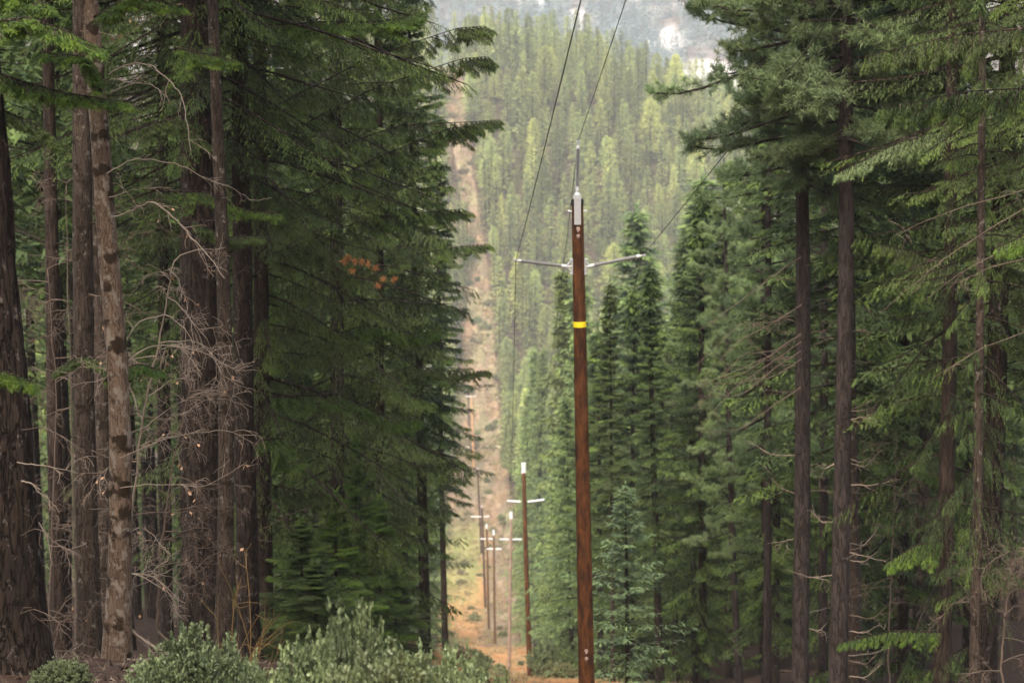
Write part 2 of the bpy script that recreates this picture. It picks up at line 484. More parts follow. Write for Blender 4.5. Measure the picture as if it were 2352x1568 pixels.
def boughs(G, base, dirh, L, elev, lod, rng, droop=0.25, hang=0.35, spread=0.34, mat=0, bark=1, thin=1.0, bare=0.12, stem=True, tipup=0.12):
    """flat sprays of needles along many boughs at once. base (N,3), dirh (N,3) horizontal, L (N), elev (N) radians"""
    c = LOD[lod]
    N = len(base)
    Lc = L[:, None]
    ce, se = np.cos(elev)[:, None], np.sin(elev)[:, None]
    up = np.array([0, 0, 1.0])
    dr = droop * rng.uniform(0.6, 1.4, (N, 1))

    def path(s):   # s (N,K) -> (N,K,3)
        s = s[..., None]
        q = base[:, None] + dirh[:, None] * (Lc * ce)[:, None] * s
        return q + up * ((Lc * se)[:, None] * s - dr[:, None] * Lc[:, None] * s ** 2 + tipup * Lc[:, None] * s ** 4)
    if stem:
        fine = lod in (0, 1, 'b', 'B')
        K = 5 if fine else 2
        sp = np.linspace(0, 1, K)[None].repeat(N, 0)
        pp = path(sp)
        r0 = (0.006 + 0.010 * L) * (1 if fine else 1.3)
        for k in range(K - 1):
            many_tubes(G, pp[:, k], pp[:, k + 1], r0 * (1 - 0.8 * sp[0, k]), r0 * (1 - 0.8 * sp[0, k + 1]), bark, 0.4)
    n2 = c['n2']
    s2 = (np.linspace(0, 1, n2)[None] * (1 - bare) + bare + rng.uniform(-.5, .5, (N, n2)) / n2).clip(0.02, 1)
    b2 = path(s2)
    fwd = unit(path(np.minimum(s2 + 0.05, 1.05)) - path(s2 - 0.05))
    side = np.cross(dirh, up)[:, None, :] * np.where(np.arange(n2) % 2, 1, -1)[None, :, None]
    ang = np.radians(rng.uniform(35, 70, (N, n2)))[..., None]
    ang = ang * (1 - 0.7 * s2[..., None] ** 4)
    d2 = unit(fwd * np.cos(ang) + side * np.sin(ang) - up * hang * rng.uniform(0.3, 1.6, (N, n2, 1)))
    prof = np.minimum(1, (s2 - bare * .5) * 5).clip(0.2, 1) * (1.05 - s2) ** 0.7 + 0.12
    l2 = np.minimum(Lc * spread, 1.1) * prof * rng.uniform(0.55, 1.25, (N, n2))
    keep = (rng.random((N, n2)) < thin).ravel()
    b2, d2, l2 = b2.reshape(-1, 3)[keep], d2.reshape(-1, 3)[keep], l2.ravel()[keep]
    sp2 = s2.ravel()[keep]
    tb = np.repeat(rng.uniform(0.0, 0.85, N), n2)[keep] + rng.normal(0, 0.13, len(b2)) + 0.2 * (sp2 - .5)
    fr = np.cross(d2, up)
    fr = unit(fr + 1e-6)
    if stem and lod in (0, 1, 'b', 'B'):
        many_tubes(G, b2, b2 + d2 * l2[:, None] * 0.92 - up * (hang * 0.25 * l2 ** 2)[:, None], 0.006, 0.002, bark, 0.4)
    n3 = c['n3']
    M = len(b2)
    s3 = (np.linspace(0.08, 1, n3)[None] if n3 > 1 else np.full((1, 1), 0.3)) + rng.uniform(-.5, .5, (M, n3)) / max(n3, 2) * .8
    s3 = s3.clip(0, 1)
    b3 = b2[:, None] + d2[:, None] * (l2[:, None] * s3)[..., None] - up * (hang * 0.3 * (l2[:, None] * s3) ** 2)[..., None]
    sg = np.where((np.arange(n3) % 2)[None, :] ^ (rng.random((M, 1)) > .5), 1, -1)[..., None]
    a3 = np.radians(rng.uniform(25, 60, (M, n3)))[..., None]
    d3 = unit(d2[:, None] * np.cos(a3) + fr[:, None] * sg * np.sin(a3) - up * hang * rng.uniform(0.2, 1.5, (M, n3, 1)))
    l3 = c['tw'] * rng.uniform(0.5, 1.25, (M, n3)) * (1.15 - 0.5 * s3)
    t3 = tb[:, None] + rng.normal(0, 0.06, (M, n3)) + 0.12 * s3
    b3, d3, l3, t3 = b3.reshape(-1, 3), d3.reshape(-1, 3), l3.ravel(), t3.ravel()
    nt = c['nt']
    Q = len(b3)
    if nt > 1:
        s4 = (np.linspace(0, 1, nt)[None] + np.zeros((Q, 1)))
        b4 = b3[:, None] + d3[:, None] * (l3[:, None] * s4)[..., None] * 0.8
        jit = rng.normal(0, 0.42, (Q, nt, 3)) * (1 - 0.5 * s4[..., None])
        d4 = unit(d3[:, None] + jit)
        nl = c['nl'] * rng.uniform(0.7, 1.3, (Q, nt))
        t4 = np.repeat(t3, nt)
        tris(G, b4.reshape(-1, 3), d4.reshape(-1, 3), nl.ravel(), c['nw'], rng, mat, t4.clip(0, 1), flat=FLAT)
    else:
        tris(G, b3, d3, c['nl'] * rng.uniform(0.6, 1.2, Q), c['nw'], rng, mat, t3.clip(0, 1), flat=FLAT)


def fir_crown(seed, H, cb, Rm, lod, split=None, nb=None, hang=0.35, droop=0.25, thin=1.0, mats=('fir', 'bark_dark'), power=0.8, spread=0.34, gaps=0.1, raw=False, stem=True):
    rng = np.random.default_rng(seed)
    G = Geo()
    nb = nb or {0: 190, 1: 150, 2: 110, 3: 60}[lod]
    u = (np.arange(nb) + rng.uniform(0, 1, nb)) / nb
    u = u ** 0.9
    h = cb + (H * 0.985 - cb) * u
    th = np.arange(nb) * 2.39996 + rng.normal(0, 0.35, nb)
    side_len = 1 + 0.18 * np.sin(th * 2 + seed) + 0.12 * np.sin(h * 0.9 + seed)
    L = Rm * ((1 - u) ** power * (0.72 + 0.28 * np.minimum(1, u * 6)) + 0.03) * rng.uniform(0.55, 1.15, nb) * side_len
    keep = rng.random(nb) > gaps
    h, th, L, u = h[keep], th[keep], L[keep], u[keep]
    el = np.radians(-12 + 50 * u ** 1.3 + rng.normal(0, 6, len(u)))
    dirh = np.stack([np.cos(th), np.sin(th), 0 * th], -1)
    base = np.stack([0 * h, 0 * h, h], -1)
    groups = [(np.ones(len(h), bool), lod)]
    if split:
        groups = [(h < split, lod), (h >= split, lod + 1)]
    for msk, ld in groups:
        if msk.any():
            boughs(G, base[msk], dirh[msk], L[msk], el[msk], ld, rng, droop=droop, hang=hang, thin=thin, spread=spread, stem=stem)
    # leader
    d = np.tile([[0, 0, 1.0]], (12, 1)) + rng.normal(0, .35, (12, 3))
    tris(G, np.stack([np.zeros(12), np.zeros(12), np.linspace(H * .95, H, 12)], -1), unit(d), 0.5, 0.12, rng, 0, 0.6)
    return G if raw else G.mesh('crown', mats)


def pine_crown(seed, H, cb, Rm, lod, nb=None, mats=('pine', 'bark_pine'), power=0.55, raw=False):
    rng = np.random.default_rng(seed)
    G = Geo()
    nb = nb or 95
    u = (np.arange(nb) + rng.uniform(0, 1, nb)) / nb
    h = cb + (H * 0.98 - cb) * u
    th = np.arange(nb) * 2.39996 + rng.normal(0, 0.4, nb)
    L = Rm * ((1 - u) ** power * (0.55 + 0.45 * np.minimum(1, u * 4)) + 0.05) * rng.uniform(0.55, 1.2, nb)
    el = np.radians(-8 + 50 * u + rng.normal(0, 9, nb))
    dirh = np.stack([np.cos(th), np.sin(th), 0 * th], -1)
    up = np.array([0, 0, 1.0])
    n2 = {0: 24, 1: 27, 2: 11}[lod]
    nn = {0: 34, 1: 30, 2: 9}[lod]
    nl, nw = {0: (0.2, 0.009), 1: (0.24, 0.02), 2: (0.38, 0.09)}[lod]
    for i in range(nb):
        s = np.linspace(0, 1, 7)
        bend = rng.normal(0, 0.1)
        sd = np.cross(dirh[i], up)
        pts = np.array([0, 0, h[i]]) + np.outer(s * L[i] * math.cos(el[i]), dirh[i]) + np.outer(s * L[i] * math.sin(el[i]) - .22 * L[i] * s ** 2 + .22 * L[i] * s ** 4, up) + np.outer(np.sin(s * 3) * bend * L[i], sd)
        tube(G, pts, (0.012 + 0.013 * L[i]) * (1 - 0.75 * s), 4 if lod < 2 else 3, 1, 0.4, cap=False)
        k = rng.integers(0, 7, n2)
        ss = rng.uniform(0.25, 1.0, n2) ** 0.8
        b2 = np.stack([np.interp(ss, s, pts[:, a]) for a in range(3)], -1)
        d2 = unit(dirh[i] * rng.uniform(0.3, 1, (n2, 1)) + sd * rng.uniform(-1.1, 1.1, (n2, 1)) + up * rng.uniform(-0.35, 0.55, (n2, 1)))
        l2 = rng.uniform(0.15, 0.32, n2) * (L[i] * (1.15 - ss)) + 0.12
        e2 = b2 + d2 * l2[:, None]
        e2[-1] = pts[-1]
        if lod < 2:
            many_tubes(G, b2, e2, 0.009, 0.005, 1, 0.4)
        tb = rng.uniform(0.2, 0.8) + rng.normal(0, 0.15, n2)
        for part in (0.0, 0.45):
            c = e2 - d2 * (l2[:, None] * part)
            dd = unit(rng.normal(0, 1, (n2, nn, 3)) + d2[:, None] * 0.8 + up * 0.15)
            tt = np.repeat(tb, nn) + rng.normal(0, 0.08, n2 * nn)
            m = n2 * nn
            tris(G, np.repeat(c, nn, 0) + rng.normal(0, 0.03, (m, 3)), dd.reshape(-1, 3), nl * rng.uniform(.6, 1.1, m), nw, rng, 0, tt.clip(0, 1))
    return G if raw else G.mesh('crown', mats)


# ------------------------------------------------------------------ helpers: scene objects
def tag(o, label, cat, group=None, kind=None):
    o['label'] = label
    o['category'] = cat
    if group:
        o['group'] = group
    if kind:
        o['kind'] = kind
    return o


def thing(name, loc, label, cat, group=None, rotz=0.0):
    o = bpy.data.objects.new(name, None)
    o.empty_display_size = 0.5
    COL.objects.link(o)
    o.location = Vector(loc)
    o.rotation_euler = (0, 0, rotz)
    tag(o, label, cat, group)
    return o


def part(name, me, parent=None, loc=(0, 0, 0), rot=(0, 0, 0), scl=(1, 1, 1), label=None):
    o = bpy.data.objects.new(name, me)
    COL.objects.link(o)
    o.parent = parent
    o.location = Vector(loc)
    o.rotation_euler = rot
    o.scale = scl
    if label:
        o['label'] = label
    return o


# ------------------------------------------------------------------ terrain
HAZE = 0.00011
POLES = [  # top, base, Y, material, arm y, arm left x, arm right x, kind of cap
    ((1326, 458), (1350, 1700), 65, 'pole_red'),
    ((1203, 1085), (1217, 1560), 221, 'pole_red'),
    ((1174, 1190), (1169, 1548), 320, 'pole_pale'),
    ((1134, 1228), (1137, 1480), 430, 'pole_brown'),
    ((1118, 1213), (1123, 1447), 470, 'pole_brown'),
    ((1107, 1165), (1115, 1395), 507, 'pole_dark'),
    ((1097, 1078), (1106, 1272), 590, 'pole_dark'),
    ((1083, 912), (1088, 1072), 740, 'pole_orange'),
    ((1075, 885), (1078, 990), 820, 'pole_dark'),
]
GY = [-60, 0, 20, 40]
GZ = [4.0, -1.7, -7.6, -13.4]
for p in POLES:
    q = P(p[1][0], p[1][1], p[2])
    GY.append(p[2])
    GZ.append(q[2])
    if p[2] == 65:
        GY.append(110); GZ.append(P(1280, 1572, 110)[2])
        GY.append(150); GZ.append(P(1280, 1569, 150)[2])
for (px, py, Y) in ((1110, 840, 852), (1110, 700, 888), (1105, 600, 915), (1085, 470, 950), (1075, 380, 975), (1050, 230, 1020), (1045, 160, 1050)):
    GY.append(Y); GZ.append(P(px, py, Y)[2])
GY += [1100, 1200, 1400, 1600, 2000, 2300, 2700, 3200, 4000, 6000, 9000]
GZ += [-29, -60, -150, -140, -75, -25, 45, 140, 260, 420, 800]
_yy = np.arange(-60, 9001, 2.0)
_zz = np.interp(_yy, GY, GZ)
_k = np.hanning(15)
_k /= _k.sum()
_zp = np.pad(_zz, 7, mode='edge')
_zz = np.convolve(_zp, _k, 'valid')
CX = ([-60, 0, 65, 221, 320, 440, 507, 600, 740, 830, 888, 915, 950, 975, 1050, 1400], [1, 1, 1.6, -0.5, -2.5, -6, -7.5, -9.5, -11, -12, -12, -12.5, -16, -18.5, -26, -60])


def cx(y):
    return np.interp(y, *CX)


def sstep(t):
    t = np.clip(t, 0, 1)
    return t * t * (3 - 2 * t)


def ground(x, y):
    x, y = np.asarray(x, float), np.asarray(y, float)
    z = np.interp(y, _yy, _zz)
    d = x - cx(y)
    near = sstep((260 - y) / 120) * sstep((y - 5) / 30)
    z = z + near * 2.2 * sstep((-d - 0.5) / 6)                           # bank under the forest edge
    mid = sstep((y - 60) / 120) * sstep((860 - y) / 250)
    z = z + mid * 0.28 * np.clip(d - 8, 0, 60) + mid * 0.22 * np.clip(-d - 10, 0, 80)
    far = sstep((y - 830) / 220) * sstep((1700 - y) / 400)
    z = z - far * 0.30 * np.clip(d - 45, 0, 500) - far * 0.0002 * np.clip(d - 20, 0, 200) ** 2 * 3
    z = z + 0.35 * np.sin(x * 0.31 + 1) * np.sin(y * 0.11) * sstep((y - 10) / 60) * sstep((400 - y) / 100) + 0.10 * np.sin(x * 1.7) * np.sin(y * 1.3) * sstep((60 - y) / 30)
    m = sstep((y - 1600) / 600)
    z = z + m * (8 * np.sin(x * 0.014 + 1.0) + 7 * np.sin(x * 0.028 + y * 0.009))
    return z


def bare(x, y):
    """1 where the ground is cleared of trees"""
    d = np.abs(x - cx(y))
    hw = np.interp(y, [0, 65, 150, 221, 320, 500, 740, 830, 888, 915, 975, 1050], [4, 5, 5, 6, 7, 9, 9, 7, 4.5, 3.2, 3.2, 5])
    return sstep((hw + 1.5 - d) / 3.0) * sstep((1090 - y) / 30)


BALD = [(1640, 130, 2060, 26, 110), (1600, 150, 1990, 16, 80), (1335, 50, 2300, 14, 90), (1225, 25, 2420, 20, 110), (1262, 12, 2500, 16, 100), (1150, 5, 2500, 24, 90), (1450, 12, 2480, 16, 60), (1540, 60, 2250, 12, 50)]


def bald(x, y):
    o = np.zeros(np.shape(x))
    for px, py, Y, rx, ry in BALD:
        X = P(px, py, Y)[0]
        o = np.maximum(o, sstep(1.6 - np.sqrt(((x - X) / rx) ** 2 + ((y - Y) / ry) ** 2)))
    return o


def build_ground():
    ys = np.concatenate([np.arange(-60, 30, 2.0), np.geomspace(30, 5500, 400)])
    us = np.linspace(-1, 1, 181)
    us = np.sign(us) * np.abs(us) ** 1.7
    X, Y = np.meshgrid(us, ys)
    X = X * (60 + np.minimum(0.75 * np.maximum(Y, 0), 1400)) + cx(Y) * (1 - np.abs(X))
    Z = ground(X, Y)
    nr, nc = X.shape
    V = np.stack([X, Y, Z], -1).reshape(-1, 3)
    i = (np.arange(nr - 1)[:, None] * nc + np.arange(nc - 1)[None])
    F = np.stack([i, i + 1, i + nc + 1, i + nc], -1).reshape(-1, 4)
    G = Geo()
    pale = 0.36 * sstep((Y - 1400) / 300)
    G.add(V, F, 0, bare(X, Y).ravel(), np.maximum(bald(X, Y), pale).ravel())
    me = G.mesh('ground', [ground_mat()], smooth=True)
    o = bpy.data.objects.new('ground', me)
    COL.objects.link(o)
    o['kind'] = 'structure'
    return o


def ground_mat():
    m, nt = new_mat('forest_floor_and_clearing')
    L = nt.links
    tc = nd(nt, 'ShaderNodeTexCoord')
    sep = nd(nt, 'ShaderNodeSeparateXYZ')
    L.new(tc.outputs['Object'], sep.inputs[0])

    def noise(s, det=5, rough=0.6, sc=(1, 1, 1), loc=(0, 0, 0)):
        mp = nd(nt, 'ShaderNodeMapping')
        mp.inputs['Scale'].default_value = sc
        mp.inputs['Location'].default_value = loc
        L.new(tc.outputs['Object'], mp.inputs[0])
        n = nd(nt, 'ShaderNodeTexNoise')
        n.inputs['Scale'].default_value = s
        n.inputs['Detail'].default_value = det
        n.inputs['Roughness'].default_value = rough
        L.new(mp.outputs[0], n.inputs['Vector'])
        return n.outputs['Fac']
    n1, n2, n3 = noise(0.5, 8, 0.7, (1, 0.10, 1)), noise(0.16, 4, 0.6, (1, 0.09, 1)), noise(2.5, 6, 0.7)
    dirt = ramp(nt, [(0.3, (0.13, 0.068, 0.03)), (0.5, (0.27, 0.14, 0.06)), (0.72, (0.36, 0.22, 0.11))], n1)
    brush = ramp(nt, [(0.32, (0.05, 0.042, 0.028)), (0.52, (0.135, 0.10, 0.068)), (0.75, (0.29, 0.23, 0.16))], n1)
    grass = ramp(nt, [(0.3, (0.10, 0.12, 0.04)), (0.7, (0.22, 0.22, 0.085))], n1)
    # patches of low growth
    f1 = ramp(nt, [(0.48, (0, 0, 0)), (0.60, (1, 1, 1))], n2)
    yb = nd(nt, 'ShaderNodeMapRange')
    yb.inputs['From Min'].default_value = 560
    yb.inputs['From Max'].default_value = 660
    L.new(sep.outputs['Y'], yb.inputs['Value'])
    ys_ = nd(nt, 'ShaderNodeMapRange')
    ys_.inputs['From Min'].default_value = -7.5
    ys_.inputs['From Max'].default_value = -5.5
    xn = math_n(nt, 'MULTIPLY_ADD', math_n(nt, 'SUBTRACT', n1, 0.5), 9.0, sep.outputs['X'])
    L.new(xn, ys_.inputs['Value'])
    fb = math_n(nt, 'MAXIMUM', yb.outputs[0], math_n(nt, 'MULTIPLY', ys_.outputs[0], math_n(nt, 'GREATER_THAN', sep.outputs['Y'], 420)))
    fb = math_n(nt, 'MULTIPLY', fb, math_n(nt, 'MULTIPLY_ADD', n2, 2.2, -0.1, clamp=True), clamp=True)
    c = mixc(nt, fb, dirt.outputs[0], brush.outputs[0])
    # green belt on the valley side
    g1 = nd(nt, 'ShaderNodeMapRange', interpolation_type='SMOOTHSTEP')
    g1.inputs['From Min'].default_value = 480
    g1.inputs['From Max'].default_value = 560
    L.new(sep.outputs['Y'], g1.inputs['Value'])
    g2 = nd(nt, 'ShaderNodeMapRange', interpolation_type='SMOOTHSTEP')
    g2.inputs['From Min'].default_value = 660
    g2.inputs['From Max'].default_value = 610
    L.new(sep.outputs['Y'], g2.inputs['Value'])
    gx = nd(nt, 'ShaderNodeMapRange', interpolation_type='SMOOTHSTEP')
    gx.inputs['From Min'].default_value = -6.5
    gx.inputs['From Max'].default_value = -9.5
    L.new(xn, gx.inputs['Value'])
    fg = math_n(nt, 'MULTIPLY', math_n(nt, 'MULTIPLY', g1.outputs[0], g2.outputs[0]), gx.outputs[0])
    fg = math_n(nt, 'MULTIPLY', fg, 0.85)
    c = mixc(nt, fg, c, grass.outputs[0])
    c = mixc(nt, math_n(nt, 'MULTIPLY', f1.outputs[0], 0.3), c, grass.outputs[0])
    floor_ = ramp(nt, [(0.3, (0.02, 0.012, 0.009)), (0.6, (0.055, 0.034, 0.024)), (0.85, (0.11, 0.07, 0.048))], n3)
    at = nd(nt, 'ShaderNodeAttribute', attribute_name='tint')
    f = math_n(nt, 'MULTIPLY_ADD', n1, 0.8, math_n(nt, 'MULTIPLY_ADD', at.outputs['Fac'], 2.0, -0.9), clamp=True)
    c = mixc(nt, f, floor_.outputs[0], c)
    # pale rock far away
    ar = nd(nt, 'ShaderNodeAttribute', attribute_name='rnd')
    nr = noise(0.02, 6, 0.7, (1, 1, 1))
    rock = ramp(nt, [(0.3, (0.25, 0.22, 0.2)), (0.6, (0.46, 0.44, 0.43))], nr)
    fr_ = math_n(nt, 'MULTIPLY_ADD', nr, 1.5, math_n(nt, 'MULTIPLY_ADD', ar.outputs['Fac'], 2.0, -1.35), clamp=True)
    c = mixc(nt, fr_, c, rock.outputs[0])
    b = nd(nt, 'ShaderNodeBump')
    b.inputs['Strength'].default_value = 0.6
    b.inputs['Distance'].default_value = 0.2
    L.new(n3, b.inputs['Height'])
    d = nd(nt, 'ShaderNodeBsdfPrincipled')
    L.new(c, d.inputs['Base Color'])
    L.new(b.outputs[0], d.inputs['Normal'])
    d.inputs['Roughness'].default_value = 0.95
    d.inputs['Specular IOR Level'].default_value = 0.1
    o = nd(nt, 'ShaderNodeOutputMaterial')
    L.new(d.outputs[0], o.inputs['Surface'])
    return m


build_ground()


# track crossing the clearing on the far side of the valley
def build_track():
    m, nt = new_mat('pale_sand_track')
    L = nt.links
    tc = nd(nt, 'ShaderNodeTexCoord')
    n = nd(nt, 'ShaderNodeTexNoise')
    n.inputs['Scale'].default_value = 0.6
    n.inputs['Detail'].default_value = 6
    L.new(tc.outputs['Object'], n.inputs['Vector'])
    r = ramp(nt, [(0.3, (0.2, 0.14, 0.09)), (0.62, (0.42, 0.34, 0.24))], n.outputs['Fac'])
    d = nd(nt, 'ShaderNodeBsdfPrincipled')
    d.inputs['Roughness'].default_value = 0.95
    L.new(r.outputs[0], d.inputs['Base Color'])
    o = nd(nt, 'ShaderNodeOutputMaterial')
    L.new(d.outputs[0], o.inputs['Surface'])
    xs = np.linspace(-24, 1, 90)
    yc = 782 + 1.5 * np.sin(xs * 0.15) + 0.05 * xs
    G = Geo()
    rows = []
    for k in np.linspace(-1, 1, 7):
        y = yc + k * 2.6 * (1 + 0.2 * np.sin(xs * 0.9 + k))
        rows.append(np.stack([xs, y, ground(xs, y) + 0.35], -1))
    V = np.stack(rows)
    nr, nc = V.shape[:2]
    i = (np.arange(nr - 1)[:, None] * nc + np.arange(nc - 1)[None])
    F = np.stack([i, i + 1, i + nc + 1, i + nc], -1).reshape(-1, 4)
    G.add(V.reshape(-1, 3), F)
    o = bpy.data.objects.new('dirt_track', G.mesh('dirt_track', [m], smooth=True))
    COL.objects.link(o)
    o['kind'] = 'structure'


build_track()


# ------------------------------------------------------------------ utility poles and wires
def lathe(G, p0, p1, prof, sides=12, mat=0):
    """solid of revolution along p0->p1; prof = [(t, r)]"""
    p0, p1 = np.asarray(p0, float), np.asarray(p1, float)
    pts = np.array([p0 + (p1 - p0) * t for t, r in prof])
    d = unit(p1 - p0)
    ref = np.array([0, 0, 1.0]) if abs(d[2]) < 0.8 else np.array([0, 1.0, 0])
    a = unit(np.cross(d, ref))
    b = np.cross(d, a)
    th = np.linspace(0, 2 * math.pi, sides, endpoint=False)
    rr = np.array([r for t, r in prof])
    v = pts[:, None] + rr[:, None, None] * (np.cos(th)[None, :, None] * a + np.sin(th)[None, :, None] * b)
    n = len(prof)
    i = np.arange(n - 1)[:, None] * sides
    j = np.arange(sides)[None]
    f = np.stack([i + j, i + (j + 1) % sides, i + sides + (j + 1) % sides, i + sides + j], -1).reshape(-1, 4)
    G.add(v.reshape(-1, 3), f, mat)


def box(G, c, ax, half, mat=0):
    """box at c with axes ax (3x3 rows) and half sizes"""
    c = np.asarray(c, float)
    v = []
    for sx in (-1, 1):
        for sy in (-1, 1):
            for sz in (-1, 1):
                v.append(c + sx * half[0] * ax[0] + sy * half[1] * ax[1] + sz * half[2] * ax[2])
    f = [[0, 1, 3, 2], [4, 6, 7, 5], [0, 4, 5, 1], [2, 3, 7, 6], [0, 2, 6, 4], [1, 5, 7, 3]]
    G.add(v, f, mat)


def insulator(p0, p1, n_sheds, r_shed, detail=True):
    """post insulator from p0 to p1, returns mesh of sheds with end fittings"""
    G = Geo()
    if detail:
        prof = [(0, .0), (0, .035), (.03, .05), (.10, .05), (.105, .03)]
        lathe(G, p0, p1, prof, 12, 1)
        prof = []
        for k in range(n_sheds):
            t = .105 + (k + .15) / n_sheds * .79
            dt = .79 / n_sheds
            prof += [(t, .028), (t + dt * .3, r_shed), (t + dt * .42, r_shed), (t + dt * .6, .028)]
        lathe(G, p0, p1, prof, 14, 0)
        lathe(G, p0, p1, [(.1, .04), (.9, .04)], 12, 2)
        lathe(G, p0, p1, [(.895, .03), (.90, .048), (.95, .048), (.96, .02), (1.0, .02), (1.0, 0)], 12, 1)
        return G.mesh('insulator', ['insul', 'white', 'insul_dark'], smooth=False)
    lathe(G, p0, p1, [(0, 0), (0, r_shed * .6), (.05, r_shed), (.95, r_shed), (1, r_shed * .5), (1, 0)], 10, 0)
    return G.mesh('insulator', ['white'], smooth=False)


WIRE_ENDS = []
EYE = np.eye(3)
POLE_LABEL = [
    'nearest red-brown utility pole, tall in the frame with a yellow band and grey insulator arms',
    'red-brown utility pole with white arms and white cap, second down the slope',
    'pale pinkish weathered utility pole with short white arms, just past the second red pole',
    'brown utility pole with white arms in the valley, nearest to the pale pole',
    'slim brown utility pole just behind the valley pole with the lowest arms',
    'dark utility pole whose thin arms cross in front of the grassy patch',
    'dark bare-topped utility pole rising from the green patch in the clearing',
    'orange-tan utility pole standing below the pale sand track',
    'farthest dark utility pole, up the slope beside the orange one',
]
ARM = {0: ((1185, 598), (1475, 587), (1302, 612), (1352, 612)), 1: ((1165, 1150), (1251, 1147), (1196, 1152), (1212, 1152)), 2: ((1147, 1238), (1199, 1238), (1169, 1238), (1177, 1238)),
       3: ((1117, 1260), (1152, 1260), (1133, 1260), (1138, 1260)), 4: ((1103, 1237), (1136, 1237), (1117, 1237), (1121, 1237)), 5: ((1081, 1186), (1124, 1185), (1107, 1186), (1110, 1186)),
       7: ((1070, 910), (1093, 910), (1081, 910), (1086, 910)), 8: ((1069, 992), (1086, 990), (1076, 991), (1079, 991))}
for i, (tp, bs, Y, mt) in enumerate(POLES):
    top, base = P(tp[0], tp[1], Y), P(bs[0], bs[1], Y)
    base[2] = float(ground(base[0], base[1])) - 0.3
    root = thing('utility_pole', base, POLE_LABEL[i], 'utility pole', 'utility poles of the power line')
    ax = top - base
    H = np.linalg.norm(ax)
    r_top, r_bot = (0.155, 0.235) if i == 0 else (0.17, 0.25)
    if i > 3:
        r_top, r_bot = 0.21, 0.27
    G = Geo()
    s = np.linspace(0, 1, 60)
    wob = (0 if i == 0 else 1) * np.stack([0.02 * np.sin(s * 5 + i), 0.02 * np.cos(s * 4), 0 * s], -1)
    tube(G, np.outer(s, ax) + wob * (s * (1 - s) * 4)[:, None], r_bot + (r_top - r_bot) * s, 28, 0, rough=0.006, rng=np.random.default_rng(i))
    part('shaft', G.mesh('shaft', [mt], smooth=True), root)
    tops = ax.copy()
    ends = {}
    if i == 0:
        # strap bracket on the pole top
        G = Geo()
        for sx in (-1, 1):
            box(G, tops + [sx * 0.055, -r_top - 0.02, -0.28], EYE, (0.035, 0.018, 0.385))
            box(G, tops + [sx * 0.055, r_top + 0.02, -0.28], EYE, (0.035, 0.018, 0.385))
        box(G, tops + [0, -r_top - 0.012, -0.28], EYE, (0.02, 0.008, 0.39))
        box(G, tops + [0, 0, 0.05], EYE, (0.10, r_top + 0.04, 0.03))
        lathe(G, tops + [0, 0, 0.08], tops + [0, 0, 0.22], [(0, .095), (.4, .09), (.75, .05), (1, .045), (1, 0)], 12)
        for sx in (-1, 1):
            lathe(G, tops + [sx * (r_top - .02), 0, -0.32], tops + [sx * (r_top + .09), 0, -0.32], [(0, .022), (.7, .022), (.7, .04), (1, .04), (1, 0)], 8)
        part('top_bracket', G.mesh('top_bracket', ['galv']), root)
        G = Geo()
        lathe(G, tops - unit(ax) * .16, tops + unit(ax) * .015, [(0, r_top + .016), (.8, r_top + .016), (1, r_top), (1, 0)], 20)
        part('cap', G.mesh('cap', ['black']), root)
        tip = P(1328, 330, 65) - base
        b0 = tops + [0, 0, 0.22]
        tip[1] = b0[1]
        ins = insulator(b0, tip, 46, 0.062)
        part('insulator', ins, root, label='upright grey insulator on the pole top')
        G = Geo()
        lathe(G, tip, tip + [0, 0, .07], [(0, .02), (.2, .03), (.8, .03), (1, 0)], 8)
        for sx in (-1, 1):
            box(G, tip + [sx * .04, 0, .05], EYE, (0.016, 0.06, 0.028))
        part('wire_clamp', G.mesh('wire_clamp', ['galv']), root)
        ends['t'] = base + tip + [0, 0, .07]
        # yellow band
        yb_ = P(1334, 744, 65) - base
        k = yb_[2] / ax[2]
        c = ax * k
        rr = r_bot + (r_top - r_bot) * k + .006
        G = Geo()
        lathe(G, c - unit(ax) * .075, c + unit(ax) * .075, [(0, rr - .02), (0, rr), (.5, rr + .001), (1, rr), (1, rr - .02)], 28)
        part('yellow_band', G.mesh('yellow_band', ['yellow'], smooth=False), root)
        # number tags, digits one above the other
        for (ty, chars) in ((526, '9'), (543, '8'), (1490, '9'), (1508, '8')):
            q = P(1328 if ty < 900 else 1346, ty, 65) - base
            k = q[2] / ax[2]
            c = ax * k
            rr = r_bot + (r_top - r_bot) * k
            cu = bpy.data.curves.new('digit', 'FONT')
            cu.body = chars
            cu.size = 0.18
            cu.extrude = 0.004
            cu.offset = 0.008
            cu.align_x = 'CENTER'
            cu.align_y = 'CENTER'
            tmp = bpy.data.objects.new('tmp', cu)
            COL.objects.link(tmp)
            bpy.context.view_layer.update()
            dg = bpy.context.evaluated_depsgraph_get()
            me = bpy.data.meshes.new_from_object(tmp.evaluated_get(dg))
            bpy.data.objects.remove(tmp)
            me.materials.clear()
            me.materials.append(MAT['digit'])
            part('pole_number', me, root, loc=(c[0], c[1] - rr - .05, c[2]), rot=(R(90), 0, 0))
    else:
        # short white cap fitting
        hcap = {1: 0.95, 2: .95, 3: .95, 4: .9, 5: .35, 6: .3, 7: .3, 8: .3}[i]
        G = Geo()
        for sx in (-1, 1):
            lathe(G, tops + [sx * .11, 0, -.1], tops + [sx * .11, 0, hcap], [(0, 0), (0, .10), (.9, .11), (1, .07), (1, 0)], 10)
        lathe(G, tops + [0, 0, -.05], tops + [0, 0, hcap * .55], [(0, .13), (1, .12), (1, 0)], 10)
        part('cap_insulator', G.mesh('cap_insulator', ['white' if i < 5 else 'galv']), root)
        ends['t'] = base + tops + [0, 0, hcap]
